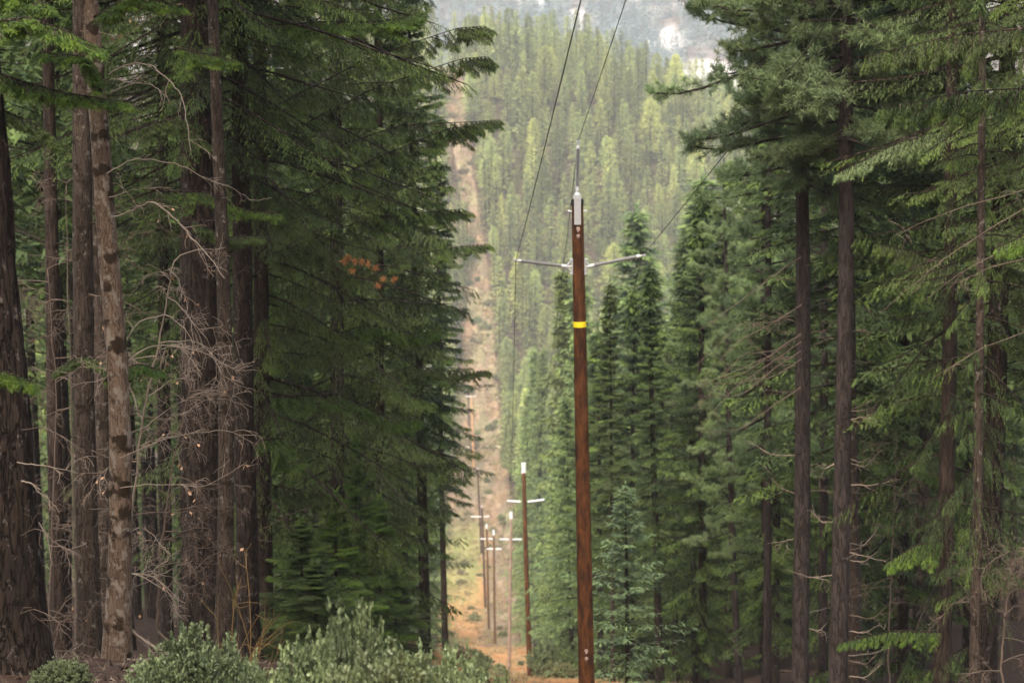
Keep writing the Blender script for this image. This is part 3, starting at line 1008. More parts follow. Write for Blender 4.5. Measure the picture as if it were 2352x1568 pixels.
    if i in ARM:
        (lx, ly), (rx, ry), (l0x, l0y), (r0x, r0y) = ARM[i]
        for nm, (x1, y1), (x0, y0) in (('l', (lx, ly), (l0x, l0y)), ('r', (rx, ry), (r0x, r0y))):
            a, b = P(x0, y0, Y) - base, P(x1, y1, Y) - base
            yax = ax[1] * (a[2] / ax[2])
            a[1] = b[1] = yax
            xax = ax[0] * (a[2] / ax[2])
            if i == 0:
                part('insulator', insulator(a, b, 34, 0.062), root)
                sg = -1 if nm == 'l' else 1
                G = Geo()
                rp = r_bot + (r_top - r_bot) * (a[2] / ax[2])
                p_in = np.array([xax + sg * (rp - .01), yax, a[2]])
                box(G, p_in + [sg * .02, 0, 0.0], EYE, (0.02, 0.07, 0.22))
                for dz in (.17, -.17):
                    tube(G, [p_in + [sg * .03, 0, dz], a + [sg * .01, 0, 0]], [.026, .034], 8)
                tube(G, [p_in + [sg * .02, 0, 0], a], [.03, .036], 8)
                for dz in (.19, -.19):
                    lathe(G, p_in + [sg * .03, 0, dz], p_in + [sg * .08, 0, dz], [(0, .03), (1, .03), (1, 0)], 8)
                part('arm_bracket', G.mesh('arm_bracket', ['galv']), root)
                G = Geo()
                d = unit(b - a)
                lathe(G, b - d * .02, b + d * .10, [(0, .022), (.3, .035), (.8, .03), (1, 0)], 8)
                box(G, b + d * .05, EYE, (.025, .06, .03))
                part('wire_clamp', G.mesh('wire_clamp', ['galv']), root)
            else:
                part('insulator', insulator(a, b, 0, 0.09 if i < 3 else 0.11, False), root)
            ends[nm] = base + b
    WIRE_ENDS.append(ends)


def wire(a, b, sag, rad, label, n=70):
    s = np.linspace(0, 1, n)
    pts = np.outer(1 - s, a) + np.outer(s, b)
    pts[:, 2] -= sag * 4 * s * (1 - s)
    o0 = np.array(a)
    G = Geo()
    tube(G, pts - o0, rad, 6)
    o = bpy.data.objects.new('power_line_wire', G.mesh('power_line_wire', ['wire'], smooth=True))
    COL.objects.link(o)
    o.location = Vector(o0)
    tag(o, label, 'wire', 'power line wires')


def through(tip, px, py, Y, back=-28):
    """far end behind the camera of a wire that leaves tip and passes the given sight line"""
    q = P(px, py, Y)
    k = (tip[1] - back) / (tip[1] - q[1])
    return tip + (q - tip) * k


E0 = WIRE_ENDS[0]
wire(through(E0['l'], 1322, 0, 28), E0['l'], 0.25, 0.008, 'wire from above the camera down to the left arm of the nearest pole')
wire(through(E0['t'], 1430, 0, 40), E0['t'], 0.2, 0.008, 'wire from above the camera down to the top insulator of the nearest pole')
wire(through(E0['r'], 1900, 0, 26), E0['r'], 0.25, 0.008, 'wire crossing in front of the right-hand trees to the right arm of the nearest pole')
E1 = WIRE_ENDS[1]
wire(E0['l'], E1['l'], 3.5, 0.009, 'wire dropping from the left arm of the nearest pole to the second pole')
wire(E0['t'], E1['t'], 3.5, 0.009, 'wire dropping from the top insulator of the nearest pole to the second pole')
wire(E0['r'], E1['r'], 3.5, 0.009, 'wire dropping from the right arm of the nearest pole to the second pole')
seq = [1, 2, 3, 4, 5]
nmw = {'l': 'left arm', 'r': 'right arm', 't': 'top'}
ordn = {1: 'second', 2: 'third', 3: 'fourth', 4: 'fifth', 5: 'sixth'}
for a_, b_ in zip(seq[:-1], seq[1:]):
    for k in 'ltr':
        wire(WIRE_ENDS[a_][k], WIRE_ENDS[b_][k], 1.2, 0.02, 'wire from the %s of the %s pole to the %s pole' % (nmw[k], ordn[a_], ordn[b_]), 24)

exec_marker = True

# ------------------------------------------------------------------ tree building
RNG = np.random.default_rng(11)
pr = random.Random(5)


def down_to_ground(p, d):
    """follow direction d from p until the ground"""
    p = np.array(p, float)
    for _ in range(4000):
        if p[2] <= float(ground(p[0], p[1])) - 0.25:
            break
        p = p + d * 0.05
    return p


def px_r(w, Y):
    return w / FPX * Y / 2


def make_trunk(root, base, path, radii, bark, sides=28, rough=0.03, seed=0, flare=True, stubs=0, detail=0.3, name='trunk'):
    """trunk mesh relative to base; path (n,3) world, radii (n)"""
    rng = np.random.default_rng(seed)
    path = np.asarray(path, float) - base
    ln = np.concatenate([[0], np.cumsum(np.linalg.norm(np.diff(path, axis=0), axis=1))])
    n = max(8, int(ln[-1] / detail))
    s = np.linspace(0, ln[-1], n)
    pts = np.stack([np.interp(s, ln, path[:, k]) for k in range(3)], -1)
    k = max(1, int(1.2 / (ln[-1] / n)))
    if k > 1 and len(path) > 2:
        pd = np.concatenate([np.repeat(pts[:1], k, 0), pts, np.repeat(pts[-1:], k, 0)])
        ker = np.hanning(2 * k + 1)
        ker /= ker.sum()
        pts = np.stack([np.convolve(pd[:, a], ker, 'valid') for a in range(3)], -1)
    r = np.interp(s, ln, radii)
    if flare:
        r = r * (1 + 0.55 * np.exp(-s / 0.7))
    G = Geo()
    th = np.arange(sides)
    tube(G, pts, r, sides, 0, rough=rough, rng=rng)
    if stubs:
        hs = rng.uniform(0.08, 0.9, stubs) * ln[-1]
        a = rng.uniform(0, 2 * math.pi, stubs)
        c = np.stack([np.interp(hs, s, pts[:, q]) for q in range(3)], -1)
        rr = np.interp(hs, s, r)
        d = np.stack([np.cos(a), np.sin(a), rng.normal(0, .15, stubs)], -1)
        many_tubes(G, c + d * rr[:, None] * .9, c + d * (rr + rng.uniform(.02, .14, stubs))[:, None], .018, .01, 0)
    return part(name, G.mesh(name, [bark], smooth=True), root)


def twig_tree(G, p0, d, L, r, depth, rng, droop=0.1, mat=0, leaf=None, kids=(3, 5), wander=0.35):
    n = 7
    pts = [np.array(p0, float)]
    d = unit(np.array(d, float))
    for k in range(n - 1):
        d = unit(d + rng.normal(0, wander * 0.5, 3) + np.array([0, 0, -droop * (k + 1) / n]))
        pts.append(pts[-1] + d * L / (n - 1))
    pts = np.array(pts)
    tube(G, pts, np.linspace(r, max(r * 0.35, 0.0025), n), 5 if r > .012 else 4, mat, cap=False)
    if leaf is not None:
        leaf.append(pts[-1])
    if depth <= 0:
        return
    for _ in range(rng.integers(*kids)):
        k = rng.integers(1, n)
        dd = unit(unit(pts[min(k, n - 1)] - pts[k - 1]) + rng.normal(0, 0.75, 3))
        twig_tree(G, pts[k], dd, L * rng.uniform(0.35, 0.65), max(r * .55, .003), depth - 1, rng, droop, mat, leaf, kids, wander)


def dead_branch(root, base, pxs, Y, r, seed, mat='deadwood_pale', kids=5, depth=1, name='dead_branch', dy=0.0, leafn=0):
    """bare branch through sight points, with side twigs"""
    rng = np.random.default_rng(seed)
    pts = np.array([P(x, y, Y + dy * k / max(1, len(pxs) - 1)) for k, (x, y) in enumerate(pxs)]) - base
    s = np.linspace(0, 1, len(pts))
    q = np.linspace(0, 1, 4 * len(pts))
    pp = np.stack([np.interp(q, s, pts[:, k]) for k in range(3)], -1)
    pp[1:-1] = (pp[:-2] + 2 * pp[1:-1] + pp[2:]) / 4
    pp += rng.normal(0, 0.006, pp.shape)
    G = Geo()
    r = r * .72
    tube(G, pp, np.linspace(r, r * .3, len(pp)), 6, 0)
    ends = []
    for _ in range(kids):
        k = rng.integers(2, len(pp) - 1)
        d = unit(pp[k] - pp[k - 1]) + rng.normal(0, .6, 3)
        twig_tree(G, pp[k], d, rng.uniform(.15, .5), r * .4, depth, rng, .15, leaf=ends, kids=(1, 4))
    if leafn and ends:
        e = np.array(ends)[rng.integers(0, len(ends), leafn)]
        leaves(G, e, unit(rng.normal(0, 1, (leafn, 3)) - np.array([0, 0, .6])), rng.uniform(.05, .09, leafn), .05, rng, 1)
    return part(name, G.mesh(name, [mat, 'dead_leaf']), root)


def bough_part(root, base, pxs, Y, seed, mat='fir_bright', width=0.9, hang=0.45, dens=1.0, name='bough', dy=0.0, n2=40, lod=None):
    """one big flat spray following sight points, rooted at its tree"""
    rng = np.random.default_rng(seed)
    pts = np.array([P(x, y, Y + dy * k / max(1, len(pxs) - 1)) for k, (x, y) in enumerate(pxs)]) - base
    s = np.linspace(0, 1, len(pts))
    lod = lod or ('b' if width < .62 else 'B')
    G = Geo()
    q = np.linspace(0, 1, 20)
    pp = np.stack([np.interp(q, s, pts[:, k]) for k in range(3)], -1)
    tube(G, pp, np.linspace(.02, .005, 20), 5, 1, cap=False)
    n2 = int(n2 * dens)
    t = np.linspace(0.05, 1, n2)
    b2 = np.stack([np.interp(t, s, pts[:, k]) for k in range(3)], -1)
    f = unit(np.stack([np.interp(np.minimum(t + .05, 1.0), s, pts[:, k]) - np.interp(t - .08, s, pts[:, k]) for k in range(3)], -1))
    up = np.array([0, 0, 1.0])
    sd = unit(np.cross(f, up)) * np.where(np.arange(n2) % 2, 1, -1)[:, None]
    a = np.radians(rng.uniform(30, 75, n2))[:, None]
    d2 = unit(f * np.cos(a) + sd * np.sin(a) - up * hang * rng.uniform(.3, 1.3, (n2, 1)))
    l2 = width * (1.1 - t) ** .5 * rng.uniform(.4, 1.1, n2)
    dh = d2.copy()
    dh[:, 2] = 0
    el = np.arcsin(d2[:, 2].clip(-.95, .95))
    boughs(G, b2, unit(dh), l2, el, lod, rng, droop=.18, hang=hang, spread=.42, bare=.0, stem=True)
    return part(name, G.mesh(name, [mat, 'bark_dark']), root)


CROWN, CROWN_RAW = {}, {}
FIRM = ('fir', 'bark_dark')


def crown(key):
    if key not in CROWN:
        CROWN[key] = CROWN_DEF[key]()
    return CROWN[key]


CROWN_DEF = {
    'young': lambda: fir_crown(22, 10, .4, 2.5, 0, nb=105, hang=.45, droop=.2, mats=('fir_bright', 'bark_dark'), power=.9, spread=.4),
    'young2': lambda: fir_crown(23, 10, .3, 2.8, 0, nb=100, hang=.6, droop=.25, mats=('fir', 'bark_dark'), power=.8, spread=.4),
    'fir0a': lambda: fir_crown(1, 34, 11.0, 4.3, 0, split=19, hang=.55, nb=230, thin=.95),
    'fir0b': lambda: fir_crown(2, 34, 11.5, 3.8, 0, split=19, hang=.45, nb=200, thin=.8, gaps=.2),
    'fir0c': lambda: fir_crown(3, 34, 4.0, 4.6, 0, split=21, hang=1.0, droop=.32, nb=210),
    'fir0d': lambda: fir_crown(9, 34, 3.0, 3.6, 0, split=19, hang=1.1, droop=.3, nb=125, thin=.65, gaps=.3),
    'fir1a': lambda: fir_crown(4, 34, 3.5, 3.7, 1, nb=160, split=30),
    'fir1b': lambda: fir_crown(5, 34, 9.0, 3.4, 1, nb=170, split=30),
    'fir1c': lambda: fir_crown(6, 34, 2.0, 4.2, 1, nb=185, hang=.7, split=30),
    'fir1h': lambda: fir_crown(7, 34, 17, 3.6, 1, nb=130, split=24),
    'fir1g': lambda: fir_crown(8, 34, 18, 3.4, 1, nb=120, split=24, gaps=.2),
    'cedar1': lambda: fir_crown(20, 34, 1.5, 3.9, 1, nb=250, hang=.7, droop=.15, mats=('cedar', 'bark_red'), power=.9, spread=.3),
    'cedar2': lambda: fir_crown(21, 34, 1.0, 5.0, 2, nb=110, hang=.4, droop=.15, mats=('pine', 'bark_red'), power=.9),
    'pine0': lambda: pine_crown(31, 34, 15.5, 4.2, 1, nb=180),
    'pine1': lambda: pine_crown(32, 34, 9, 3.7, 1, nb=90),
    'pine1h': lambda: pine_crown(33, 34, 16, 3.6, 1, nb=70),
}


def tree(name, label, Y, pxs, wpx, H, bark, ckey, group='trees at the forest edge', rot=0.0, cscale=1.0, stubs=0, rough=.03, sides=24, seed=0, top_extra=True, crown_label=None, taper=1.0):
    """pxs: sight points from top to bottom on the trunk; wpx: trunk widths at those points in photo pixels"""
    pts = [P(x, y, Y) for x, y in pxs]
    rad = [px_r(w, Y) for w in wpx]
    d = unit(pts[-1] - pts[-2])
    if d[2] > -.9:
        d = np.array([0, 0, -1.0])
    base = down_to_ground(pts[-1], d)
    pts.append(base)
    rad.append(rad[-1] * 1.06)
    pts, rad = pts[::-1], rad[::-1]
    # extend to the tree top
    dtop = unit((pts[-1] - pts[0]) * np.array([.6, .6, 1]))
    hnow = pts[-1][2] - base[2]
    if H > hnow:
        n = 5
        for k in range(1, n + 1):
            f = k / n
            pts.append(pts[len(pts) - 1] + dtop * (H - hnow) / n)
            rad.append(max(0.02, rad[-1] * (1 - 1 / (n - k + 1.3))))
    root = thing(name, base, label, 'tree', group)
    make_trunk(root, base, pts, rad, bark, sides=sides, rough=rough, seed=seed, stubs=stubs)
    if ckey:
        ax = pts[-1] - base
        rotm = Vector((0, 0, 1)).rotation_difference(Vector(ax)).to_matrix() @ Matrix.Rotation(rot, 3, 'Z')
        sc = np.linalg.norm(ax) / 34
        part('crown', crown(ckey), root, rot=rotm.to_euler(), scl=(sc * cscale, sc * cscale, sc), label=crown_label)
    return root, base


# ------------------------------------------------------------------ left forest edge, tree by tree
t1, b1 = tree('fir_tree', 'thick dark furrowed fir trunk leaning out of the left edge of the photo', 30, [(-60, 0), (-25, 500), (0, 850), (20, 1250), (35, 1568)], [95, 108, 115, 130, 142], 33, 'bark_dark', 'fir0b', rough=.06, sides=40, seed=1, rot=.4)
t2, b2_ = tree('fir_tree', 'straight mossy grey-brown trunk just left of the lichen-spotted trunk', 42, [(188, 0), (190, 500), (194, 1000), (208, 1568)], [42, 45, 50, 54], 31, 'bark_grey', 'fir1g', seed=2, stubs=25, rough=.035, rot=1.0)
t3, b3_ = tree('fir_tree', 'curving pale lichen-spotted trunk with dark moss patches, brightest trunk on the left', 35, [(205, 0), (222, 200), (235, 400), (246, 560), (260, 700), (271, 850), (277, 1050), (274, 1300), (268, 1568)], [38, 42, 43, 44, 46, 50, 52, 54, 58], 26, 'bark_lichen', 'fir1g', seed=3, stubs=30, rough=.035, rot=2.0)
t4, b4_ = tree('fir_tree', 'broad dark brown trunk behind the bare twigs, widest of the middle left group', 50, [(452, 0), (458, 500), (464, 1000), (474, 1500)], [70, 84, 96, 108], 36, 'bark_dark', 'fir0a', seed=4, rough=.05, sides=36, rot=.2)
t5, b5_ = tree('fir_tree', 'slim grey trunk standing in front of the broad dark brown trunk', 44, [(488, 0), (500, 300), (512, 600), (520, 900), (518, 1250), (512, 1500)], [24, 27, 31, 36, 38, 40], 27, 'bark_grey', 'fir1g', seed=5, stubs=18, rot=.8)
t6, b6_ = tree('fir_tree', 'dark straight trunk just right of the slim grey trunk', 54, [(548, 0), (555, 500), (562, 1000), (572, 1500)], [36, 42, 48, 54], 35, 'bark_dark', 'fir0a', seed=6, rough=.04, rot=2.9)
t7, b7_ = tree('fir_tree', 'large drooping fir with reddish trunk foot, its boughs reaching over the clearing', 62, [(596, 0), (600, 700), (604, 1100), (610, 1500)], [28, 34, 38, 42], 38, 'bark_red', 'fir0c', seed=7, rot=.5, cscale=1.0)
t8, b8_ = tree('fir_tree', 'dark thin trunk in the gap between the left edge trunk and the mossy trunk', 52, [(108, 0), (118, 500), (124, 1000), (140, 1568)], [26, 30, 33, 36], 30, 'bark_red', 'fir1g', seed=8, stubs=20, rot=1.6)
t9, b9_ = tree('fir_tree', 'fir with dense boughs filling the left side above the leafy bush', 74, [(770, 0), (775, 900), (778, 1450)], [26, 32, 36], 37, 'bark_dark', 'fir0c', seed=9, rot=1.9, cscale=.95)
t10, b10_ = tree('fir_tree', 'bare-stemmed dark conifer beside the clearing, thicker of the two lone trunks', 95, [(950, 500), (962, 850), (970, 1150), (976, 1470)], [16, 19, 23, 27], 30, 'bark_dark', 'fir1b', seed=10, rot=.3, stubs=20)
t11, b11_ = tree('fir_tree', 'thin grey-trunked conifer at the very edge of the clearing, right of the lone dark trunk', 128, [(1008, 700), (1014, 1100), (1022, 1475)], [10, 12, 15], 30, 'bark_grey', 'fir1b', seed=11, rot=2.2, cscale=.85)
t12, b12_ = tree('fir_tree', 'thin dark conifer trunk just left of the lone dark trunk by the clearing', 135, [(925, 700), (928, 1100), (931, 1455)], [12, 14, 17], 33, 'bark_dark', 'fir1b', seed=12, rot=1.2)
t13, b13_ = tree('fir_tree', 'drooping fir between the reddish trunk and the lone dark trunk, low green boughs', 84, [(868, 0), (872, 900), (875, 1440)], [18, 22, 26], 33, 'bark_dark', 'fir1c', seed=13, rot=.7, cscale=1.0)
t14, b14_ = tree('fir_tree', 'dark trunk close behind the broad brown trunk on its left side', 70, [(372, 0), (376, 700), (384, 1500)], [22, 26, 30], 33, 'bark_dark', 'fir0b', seed=14, rot=1.1)

# young firs under the edge of the old ones
YOUNG = [(690, 1190, 57, 'young2', 'young green fir under the drooping boughs, left of the others'), (815, 1000, 70, 'young', 'tall young fir in the middle of the left forest edge'),
         (870, 1140, 73, 'young', 'bright young fir left of the lone dark trunk, at mid height of the edge'),
         (770, 1130, 61, 'young', 'bushy young fir above the tallest leafy bush'), (905, 1290, 82, 'young2', 'small young fir low beside the lone dark trunk'),
         (725, 1290, 55, 'young2', 'low shaded young fir behind the leafy bushes')]
for px_, py_, Y_, ck_, lb_ in YOUNG:
    q = P(px_, py_, Y_)
    gz = float(ground(q[0], q[1])) - .1
    hh = q[2] - gz
    root = thing('young_fir', (q[0], q[1], gz), lb_, 'tree', 'young firs at the left forest edge', rotz=px_)
    G = Geo()
    tube(G, np.array([[0, 0, 0], [.03, 0, hh * .5], [0, 0, hh * .97]]), [.06 + hh * .006, .05, .01], 8)
    part('trunk', G.mesh('trunk', ['bark_dark'], smooth=True), root)
    w_ = max(hh / 10, .75)
    part('crown', crown(ck_), root, scl=(w_, w_, hh / 10))

# fresh green sprays in front
GB = 'fresh green boughs'
bough_part(t1, b1, [(-60, 60), (60, 40), (150, 70), (230, 110)], 29, 101, width=.42, dens=1.2)
bough_part(t1, b1, [(-60, 150), (60, 190), (160, 215), (290, 235)], 29.5, 102, width=.40, dens=1.3)
bough_part(t1, b1, [(-80, 230), (0, 250), (90, 290), (140, 330)], 30.5, 103, width=.35, mat='fir')
bough_part(t1, b1, [(-60, 0), (40, -20), (110, 10)], 28, 104, width=.4)
bough_part(t1, b1, [(-50, 850), (0, 850), (75, 880)], 26, 105, width=.22, dens=.8)
bough_part(t3, b3_, [(215, 40), (300, -10), (420, 15)], 34, 106, width=.35, mat='fir_bright')
bough_part(t3, b3_, [(235, 215), (200, 130), (90, 120)], 34, 107, width=.3, mat='fir_bright')
bough_part(t5, b5_, [(490, 100), (440, 130), (545, 145)], 43, 108, width=.4, mat='fir_bright', dens=.8)
bough_part(t5, b5_, [(400, 110), (480, 125), (545, 140)], 42, 109, width=.35, mat='fir_bright')
bough_part(t4, b4_, [(370, 440), (470, 440), (560, 480), (640, 490)], 45, 110, width=.55, mat='fir_bright')
bough_part(t4, b4_, [(430, 500), (520, 545), (600, 540)], 46, 111, width=.5, mat='fir')
bough_part(t4, b4_, [(300, 300), (400, 270), (480, 330)], 47, 112, width=.6, mat='fir')
bough_part(t7, b7_, [(600, 60), (740, 50), (880, 50), (960, 30)], 52, 113, width=.9, mat='fir_bright', dens=1.2)
bough_part(t2, b2_, [(190, 815), (160, 830), (130, 850)], 40, 114, width=.25, mat='fir')
bough_part(t2, b2_, [(195, 815), (240, 830), (250, 870)], 41, 115, width=.3, mat='fir')
bough_part(t3, b3_, [(278, 850), (320, 835), (370, 850)], 36, 116, width=.25, mat='fir_bright', dens=.7)
for k, (x0, y0, x1, y1, Y, w_, mt_) in enumerate([
        (600, 230, 1110, 60, 58, 1.5, 'fir'), (610, 300, 1120, 130, 60, 1.3, 'fir'), (600, 480, 1090, 290, 60, 1.4, 'fir'), (610, 560, 1060, 480, 61, 1.3, 'fir'),
        (700, 330, 1143, 275, 66, .9, 'fir'), (780, 640, 1120, 560, 72, .9, 'fir'), (780, 860, 1120, 850, 74, .9, 'fir'), (780, 1090, 1060, 1060, 78, .8, 'fir'),
        (610, 880, 960, 960, 56, .9, 'fir_bright'), (600, 980, 700, 1060, 52, .7, 'fir_bright'), (610, 1080, 900, 1230, 60, .9, 'fir'), (690, 760, 1000, 760, 64, .9, 'fir_bright'),
        (700, 1180, 960, 1250, 70, .8, 'fir_bright')]):
    bough_part(t7 if x0 < 700 else t9, b7_ if x0 < 700 else b9_, [(x0, y0 + 30), ((x0 + x1) / 2, (y0 + y1) / 2 - 15), (x1 - 60, y1 + 5), (x1, y1)], Y, 130 + k, mat=mt_, width=w_ * .75, hang=.75, dens=1.0, dy=3)

# bare branches of the lichen-spotted trunk and its neighbours
dead_branch(t3, b3_, [(248, 170), (300, 145), (345, 148), (385, 180), (415, 215), (430, 280), (438, 350)], 34.5, .016, 201, kids=7, dy=-2)
dead_branch(t3, b3_, [(250, 215), (310, 190), (350, 195), (385, 225)], 34.5, .013, 202, kids=4, dy=-1)
dead_branch(t3, b3_, [(245, 400), (300, 365), (350, 368), (420, 380), (470, 410), (530, 430), (580, 462), (625, 455)], 34.5, .015, 203, kids=9, dy=1)
dead_branch(t3, b3_, [(255, 500), (300, 485), (350, 460), (390, 490), (440, 545), (490, 600), (515, 640)], 34.5, .017, 204, kids=9, dy=-2, leafn=4)
dead_branch(t3, b3_, [(250, 455), (310, 435), (375, 428)], 34.7, .011, 205, kids=4)
dead_branch(t3, b3_, [(225, 75), (290, 85), (350, 35), (420, 30)], 34.7, .010, 206, kids=5, leafn=6)
dead_branch(t3, b3_, [(275, 1120), (360, 1110), (470, 1120), (570, 1060)], 34.7, .012, 207, kids=8, depth=1, leafn=5)
dead_branch(t3, b3_, [(275, 1050), (400, 1000), (520, 985), (590, 1020)], 34.7, .012, 208, kids=8, leafn=4)
dead_branch(t3, b3_, [(275, 840), (350, 790), (450, 800), (540, 850), (600, 850)], 35, .016, 209, kids=9, dy=1)
dead_branch(t1, b1, [(50, 1105), (75, 1110), (115, 1160)], 29.5, .018, 210, kids=3, mat='deadwood_pale')
dead_branch(t1, b1, [(40, 1060), (100, 1070), (180, 1085)], 29.5, .013, 211, kids=3, mat='deadwood_pale')
dead_branch(t1, b1, [(90, 1200), (110, 1240), (118, 1290), (112, 1340)], 29.5, .012, 212, kids=1, mat='deadwood_pale')
for k in range(26):
    rr = np.random.default_rng(300 + k)
    tr, bb, x0, Y_ = [(t2, b2_, 192, 42), (t8, b8_, 122, 52), (t1, b1, 10, 30), (t2, b2_, 192, 42)][k % 4]
    y0 = rr.uniform(450, 1500)
    sg = rr.choice([-1, 1]) if x0 > 100 else 1
    ln = rr.uniform(60, 190)
    dead_branch(tr, bb, [(x0, y0), (x0 + sg * ln * .5, y0 - rr.uniform(-30, 40)), (x0 + sg * ln, y0 + rr.uniform(-40, 80))], Y_, .013, 300 + k, mat='deadwood', kids=5, dy=rr.uniform(-2, 2))
for k in range(22):
    rr = np.random.default_rng(340 + k)
    tr, bb, x0, Y_ = [(t4, b4_, 455, 50), (t6, b6_, 555, 54), (t14, b14_, 402, 60)][k % 3]
    y0 = rr.uniform(250, 1350)
    sg = rr.choice([-1, 1])
    ln = rr.uniform(80, 240)
    dead_branch(tr, bb, [(x0, y0), (x0 + sg * ln * .5, y0 - rr.uniform(0, 60)), (x0 + sg * ln, y0 - rr.uniform(-60, 130))], Y_, .016, 340 + k, mat='deadwood', kids=4, dy=rr.uniform(-3, 1))
# rusty cones and needle tufts on the drooping fir
rr = np.random.default_rng(77)
for (x, y) in [(800, 590), (815, 600), (830, 600), (845, 605), (862, 615), (880, 640), (905, 640), (870, 655), (810, 620), (790, 600)]:
    c = P(x, y, 55) - b7_
    n = 60
    G = Geo()
    tris(G, np.repeat(c[None], n, 0) + rr.normal(0, .02, (n, 3)), unit(rr.normal(0, 1, (n, 3)) - np.array([0, 0, .6])), rr.uniform(.06, .14, n), .025, rr, 0)
    part('rusty_needle_tuft', G.mesh('rusty_needle_tuft', ['rust_needles']), t7)

# tangle of bare twigs right of the lichen-spotted trunk
def bare_sapling(label, stems, Y, seed, mat, n=14, leafn=40, L=(.7, 1.5), group='leafless saplings under the firs'):
    rng = np.random.default_rng(seed)
    x0, y0 = stems[0]
    top = P(x0, y0, Y)
    g = np.array([top[0], top[1], float(ground(top[0], top[1])) - .1])
    root = thing('bare_sapling', g, label, 'bare sapling', group)
    pts = np.array([P(x, y, Y) for x, y in stems] + [g])[::-1] - g
    s = np.linspace(0, 1, len(pts))
    q = np.linspace(0, 1, 40)
    pp = np.stack([np.interp(q, s, pts[:, k]) for k in range(3)], -1) + rng.normal(0, .008, (40, 3))
    G = Geo()
    tube(G, pp, np.linspace(.03, .008, 40), 7, 0)
    part('stem', G.mesh('stem', [mat], smooth=True), root)
    G = Geo()
    ends = []
    for k in range(n):
        i = rng.integers(12, 40)
        a = rng.uniform(-1.3, 1.3)
        d = np.array([math.cos(a) * (1 if rng.random() < .8 else -1), math.sin(a) * .7, rng.uniform(-.15, .75)])
        twig_tree(G, pp[i], d, rng.uniform(*L), .011, 3, rng, .22, leaf=ends, kids=(3, 6), wander=.4)
    part('twigs', G.mesh('twigs', [mat]), root)
    if leafn:
        G = Geo()
        e = np.array(ends)[rng.integers(0, len(ends), leafn)]
        leaves(G, e, unit(rng.normal(0, 1, (leafn, 3)) - np.array([0, 0, .8])), rng.uniform(.05, .10, leafn), rng.uniform(.03, .06, leafn), rng, 0)
        part('dry_leaves', G.mesh('dry_leaves', ['dead_leaf']), root)


bare_sapling('bare twiggy sapling with a few dry leaves, arching right of the lichen-spotted trunk', [(400, 600), (370, 760), (330, 950), (300, 1200), (300, 1450)], 37, 401, 'deadwood_pale', n=17, leafn=46, L=(.7, 1.4))
bare_sapling('bare twiggy sapling lower down, tangled in front of the broad brown trunk', [(440, 880), (400, 1050), (370, 1250), (360, 1450)], 38.5, 402, 'deadwood', n=15, leafn=26, L=(.6, 1.2))
bare_sapling('dead sapling with dark twigs between the left edge trunk and the mossy trunk', [(110, 620), (130, 900), (120, 1200), (110, 1500)], 44, 403, 'deadwood', n=15, leafn=6, L=(.6, 1.2))
bare_sapling('dead brown sapling in the shade close behind the mossy trunk', [(150, 420), (160, 800), (170, 1200), (175, 1500)], 47, 404, 'deadwood', n=15, leafn=0, L=(.7, 1.4))
bare_sapling('low bare brush in the bottom right corner under the fir boughs', [(2330, 1250), (2310, 1400), (2300, 1520)], 46, 405, 'deadwood', n=22, leafn=0, L=(.8, 1.5))
bare_sapling('dark bare brush left of the mottled thin trunk near the right edge', [(2060, 1000), (2050, 1250), (2040, 1500)], 62, 406, 'deadwood', n=14, leafn=0, L=(.8, 1.6))

words_ = ['fallen grey branch on the bare soil left of the rounded green bush', 'fallen stick at the foot of the lichen-spotted trunk', 'thin fallen branch at the foot of the mossy trunk', 'fallen branch in front of the broad dark trunk foot', 'crooked fallen branch beside the left edge trunk foot', 'short fallen branch under the yellow-brown whips']
for k, (x, y_, a, ln) in enumerate([(-5.1, 31, .3, 1.5), (-4.6, 33, 2.2, 1.2), (-5.7, 34.5, .9, 1.1), (-4.2, 38, 2.7, 1.6), (-5.9, 30, 1.7, 1.3), (-3.5, 31, .5, 1.0)]):
    rr = np.random.default_rng(700 + k)
    s_ = np.linspace(0, 1, 14)
    xx_, yy_ = x + s_ * ln * math.cos(a) + rr.normal(0, .02, 14), y_ + s_ * ln * math.sin(a) + rr.normal(0, .02, 14)
    pp = np.stack([xx_, yy_, ground(xx_, yy_) + .03 + .1 * s_ * (1 - s_)], -1)
    o0 = pp[0].copy()
    G = Geo()
    tube(G, pp - o0, np.linspace(.022, .008, 14), 6)
    for q in range(5):
        twig_tree(G, (pp - o0)[rr.integers(3, 13)], np.array([math.cos(a + rr.uniform(-1, 1)), math.sin(a + rr.uniform(-1, 1)), .25]), rr.uniform(.2, .5), .006, 1, rr, .1)
    o = bpy.data.objects.new('fallen_branch', G.mesh('fallen_branch', ['deadwood_pale']))
    COL.objects.link(o)
    o.location = Vector(o0)
    tag(o, words_[k], 'branch', 'fallen branches on the forest floor')

# yellow-brown whips above the left bush
rng = np.random.default_rng(55)
g = P(560, 1640, 30)
g[2] = float(ground(g[0], g[1])) - .1
root = thing('willow_shrub', g, 'leafless shrub of yellow-brown whips behind the left green bush', 'shrub', None)
for k in range(16):
    G = Geo()
    tip = P(rng.uniform(500, 660), rng.uniform(1230, 1480), 30 + rng.uniform(-.5, .5)) - g
    s = np.linspace(0, 1, 12)[:, None]
    mid = np.array([rng.uniform(-.4, .4), rng.uniform(-.3, .3), tip[2] * .4])
    pp = (1 - s) ** 2 * np.array([rng.normal(0, .08), rng.normal(0, .08), 0]) + 2 * s * (1 - s) * mid + s ** 2 * tip
    tube(G, pp, np.linspace(.009, .003, 12), 4, 0, cap=False)
    for _ in range(3):
        q = pp[rng.integers(4, 11)]
        twig_tree(G, q, unit(tip - mid) + rng.normal(0, .5, 3), rng.uniform(.2, .45), .004, 0, rng, .02)
    part('stem', G.mesh('stem', ['yellow_twig']), root)

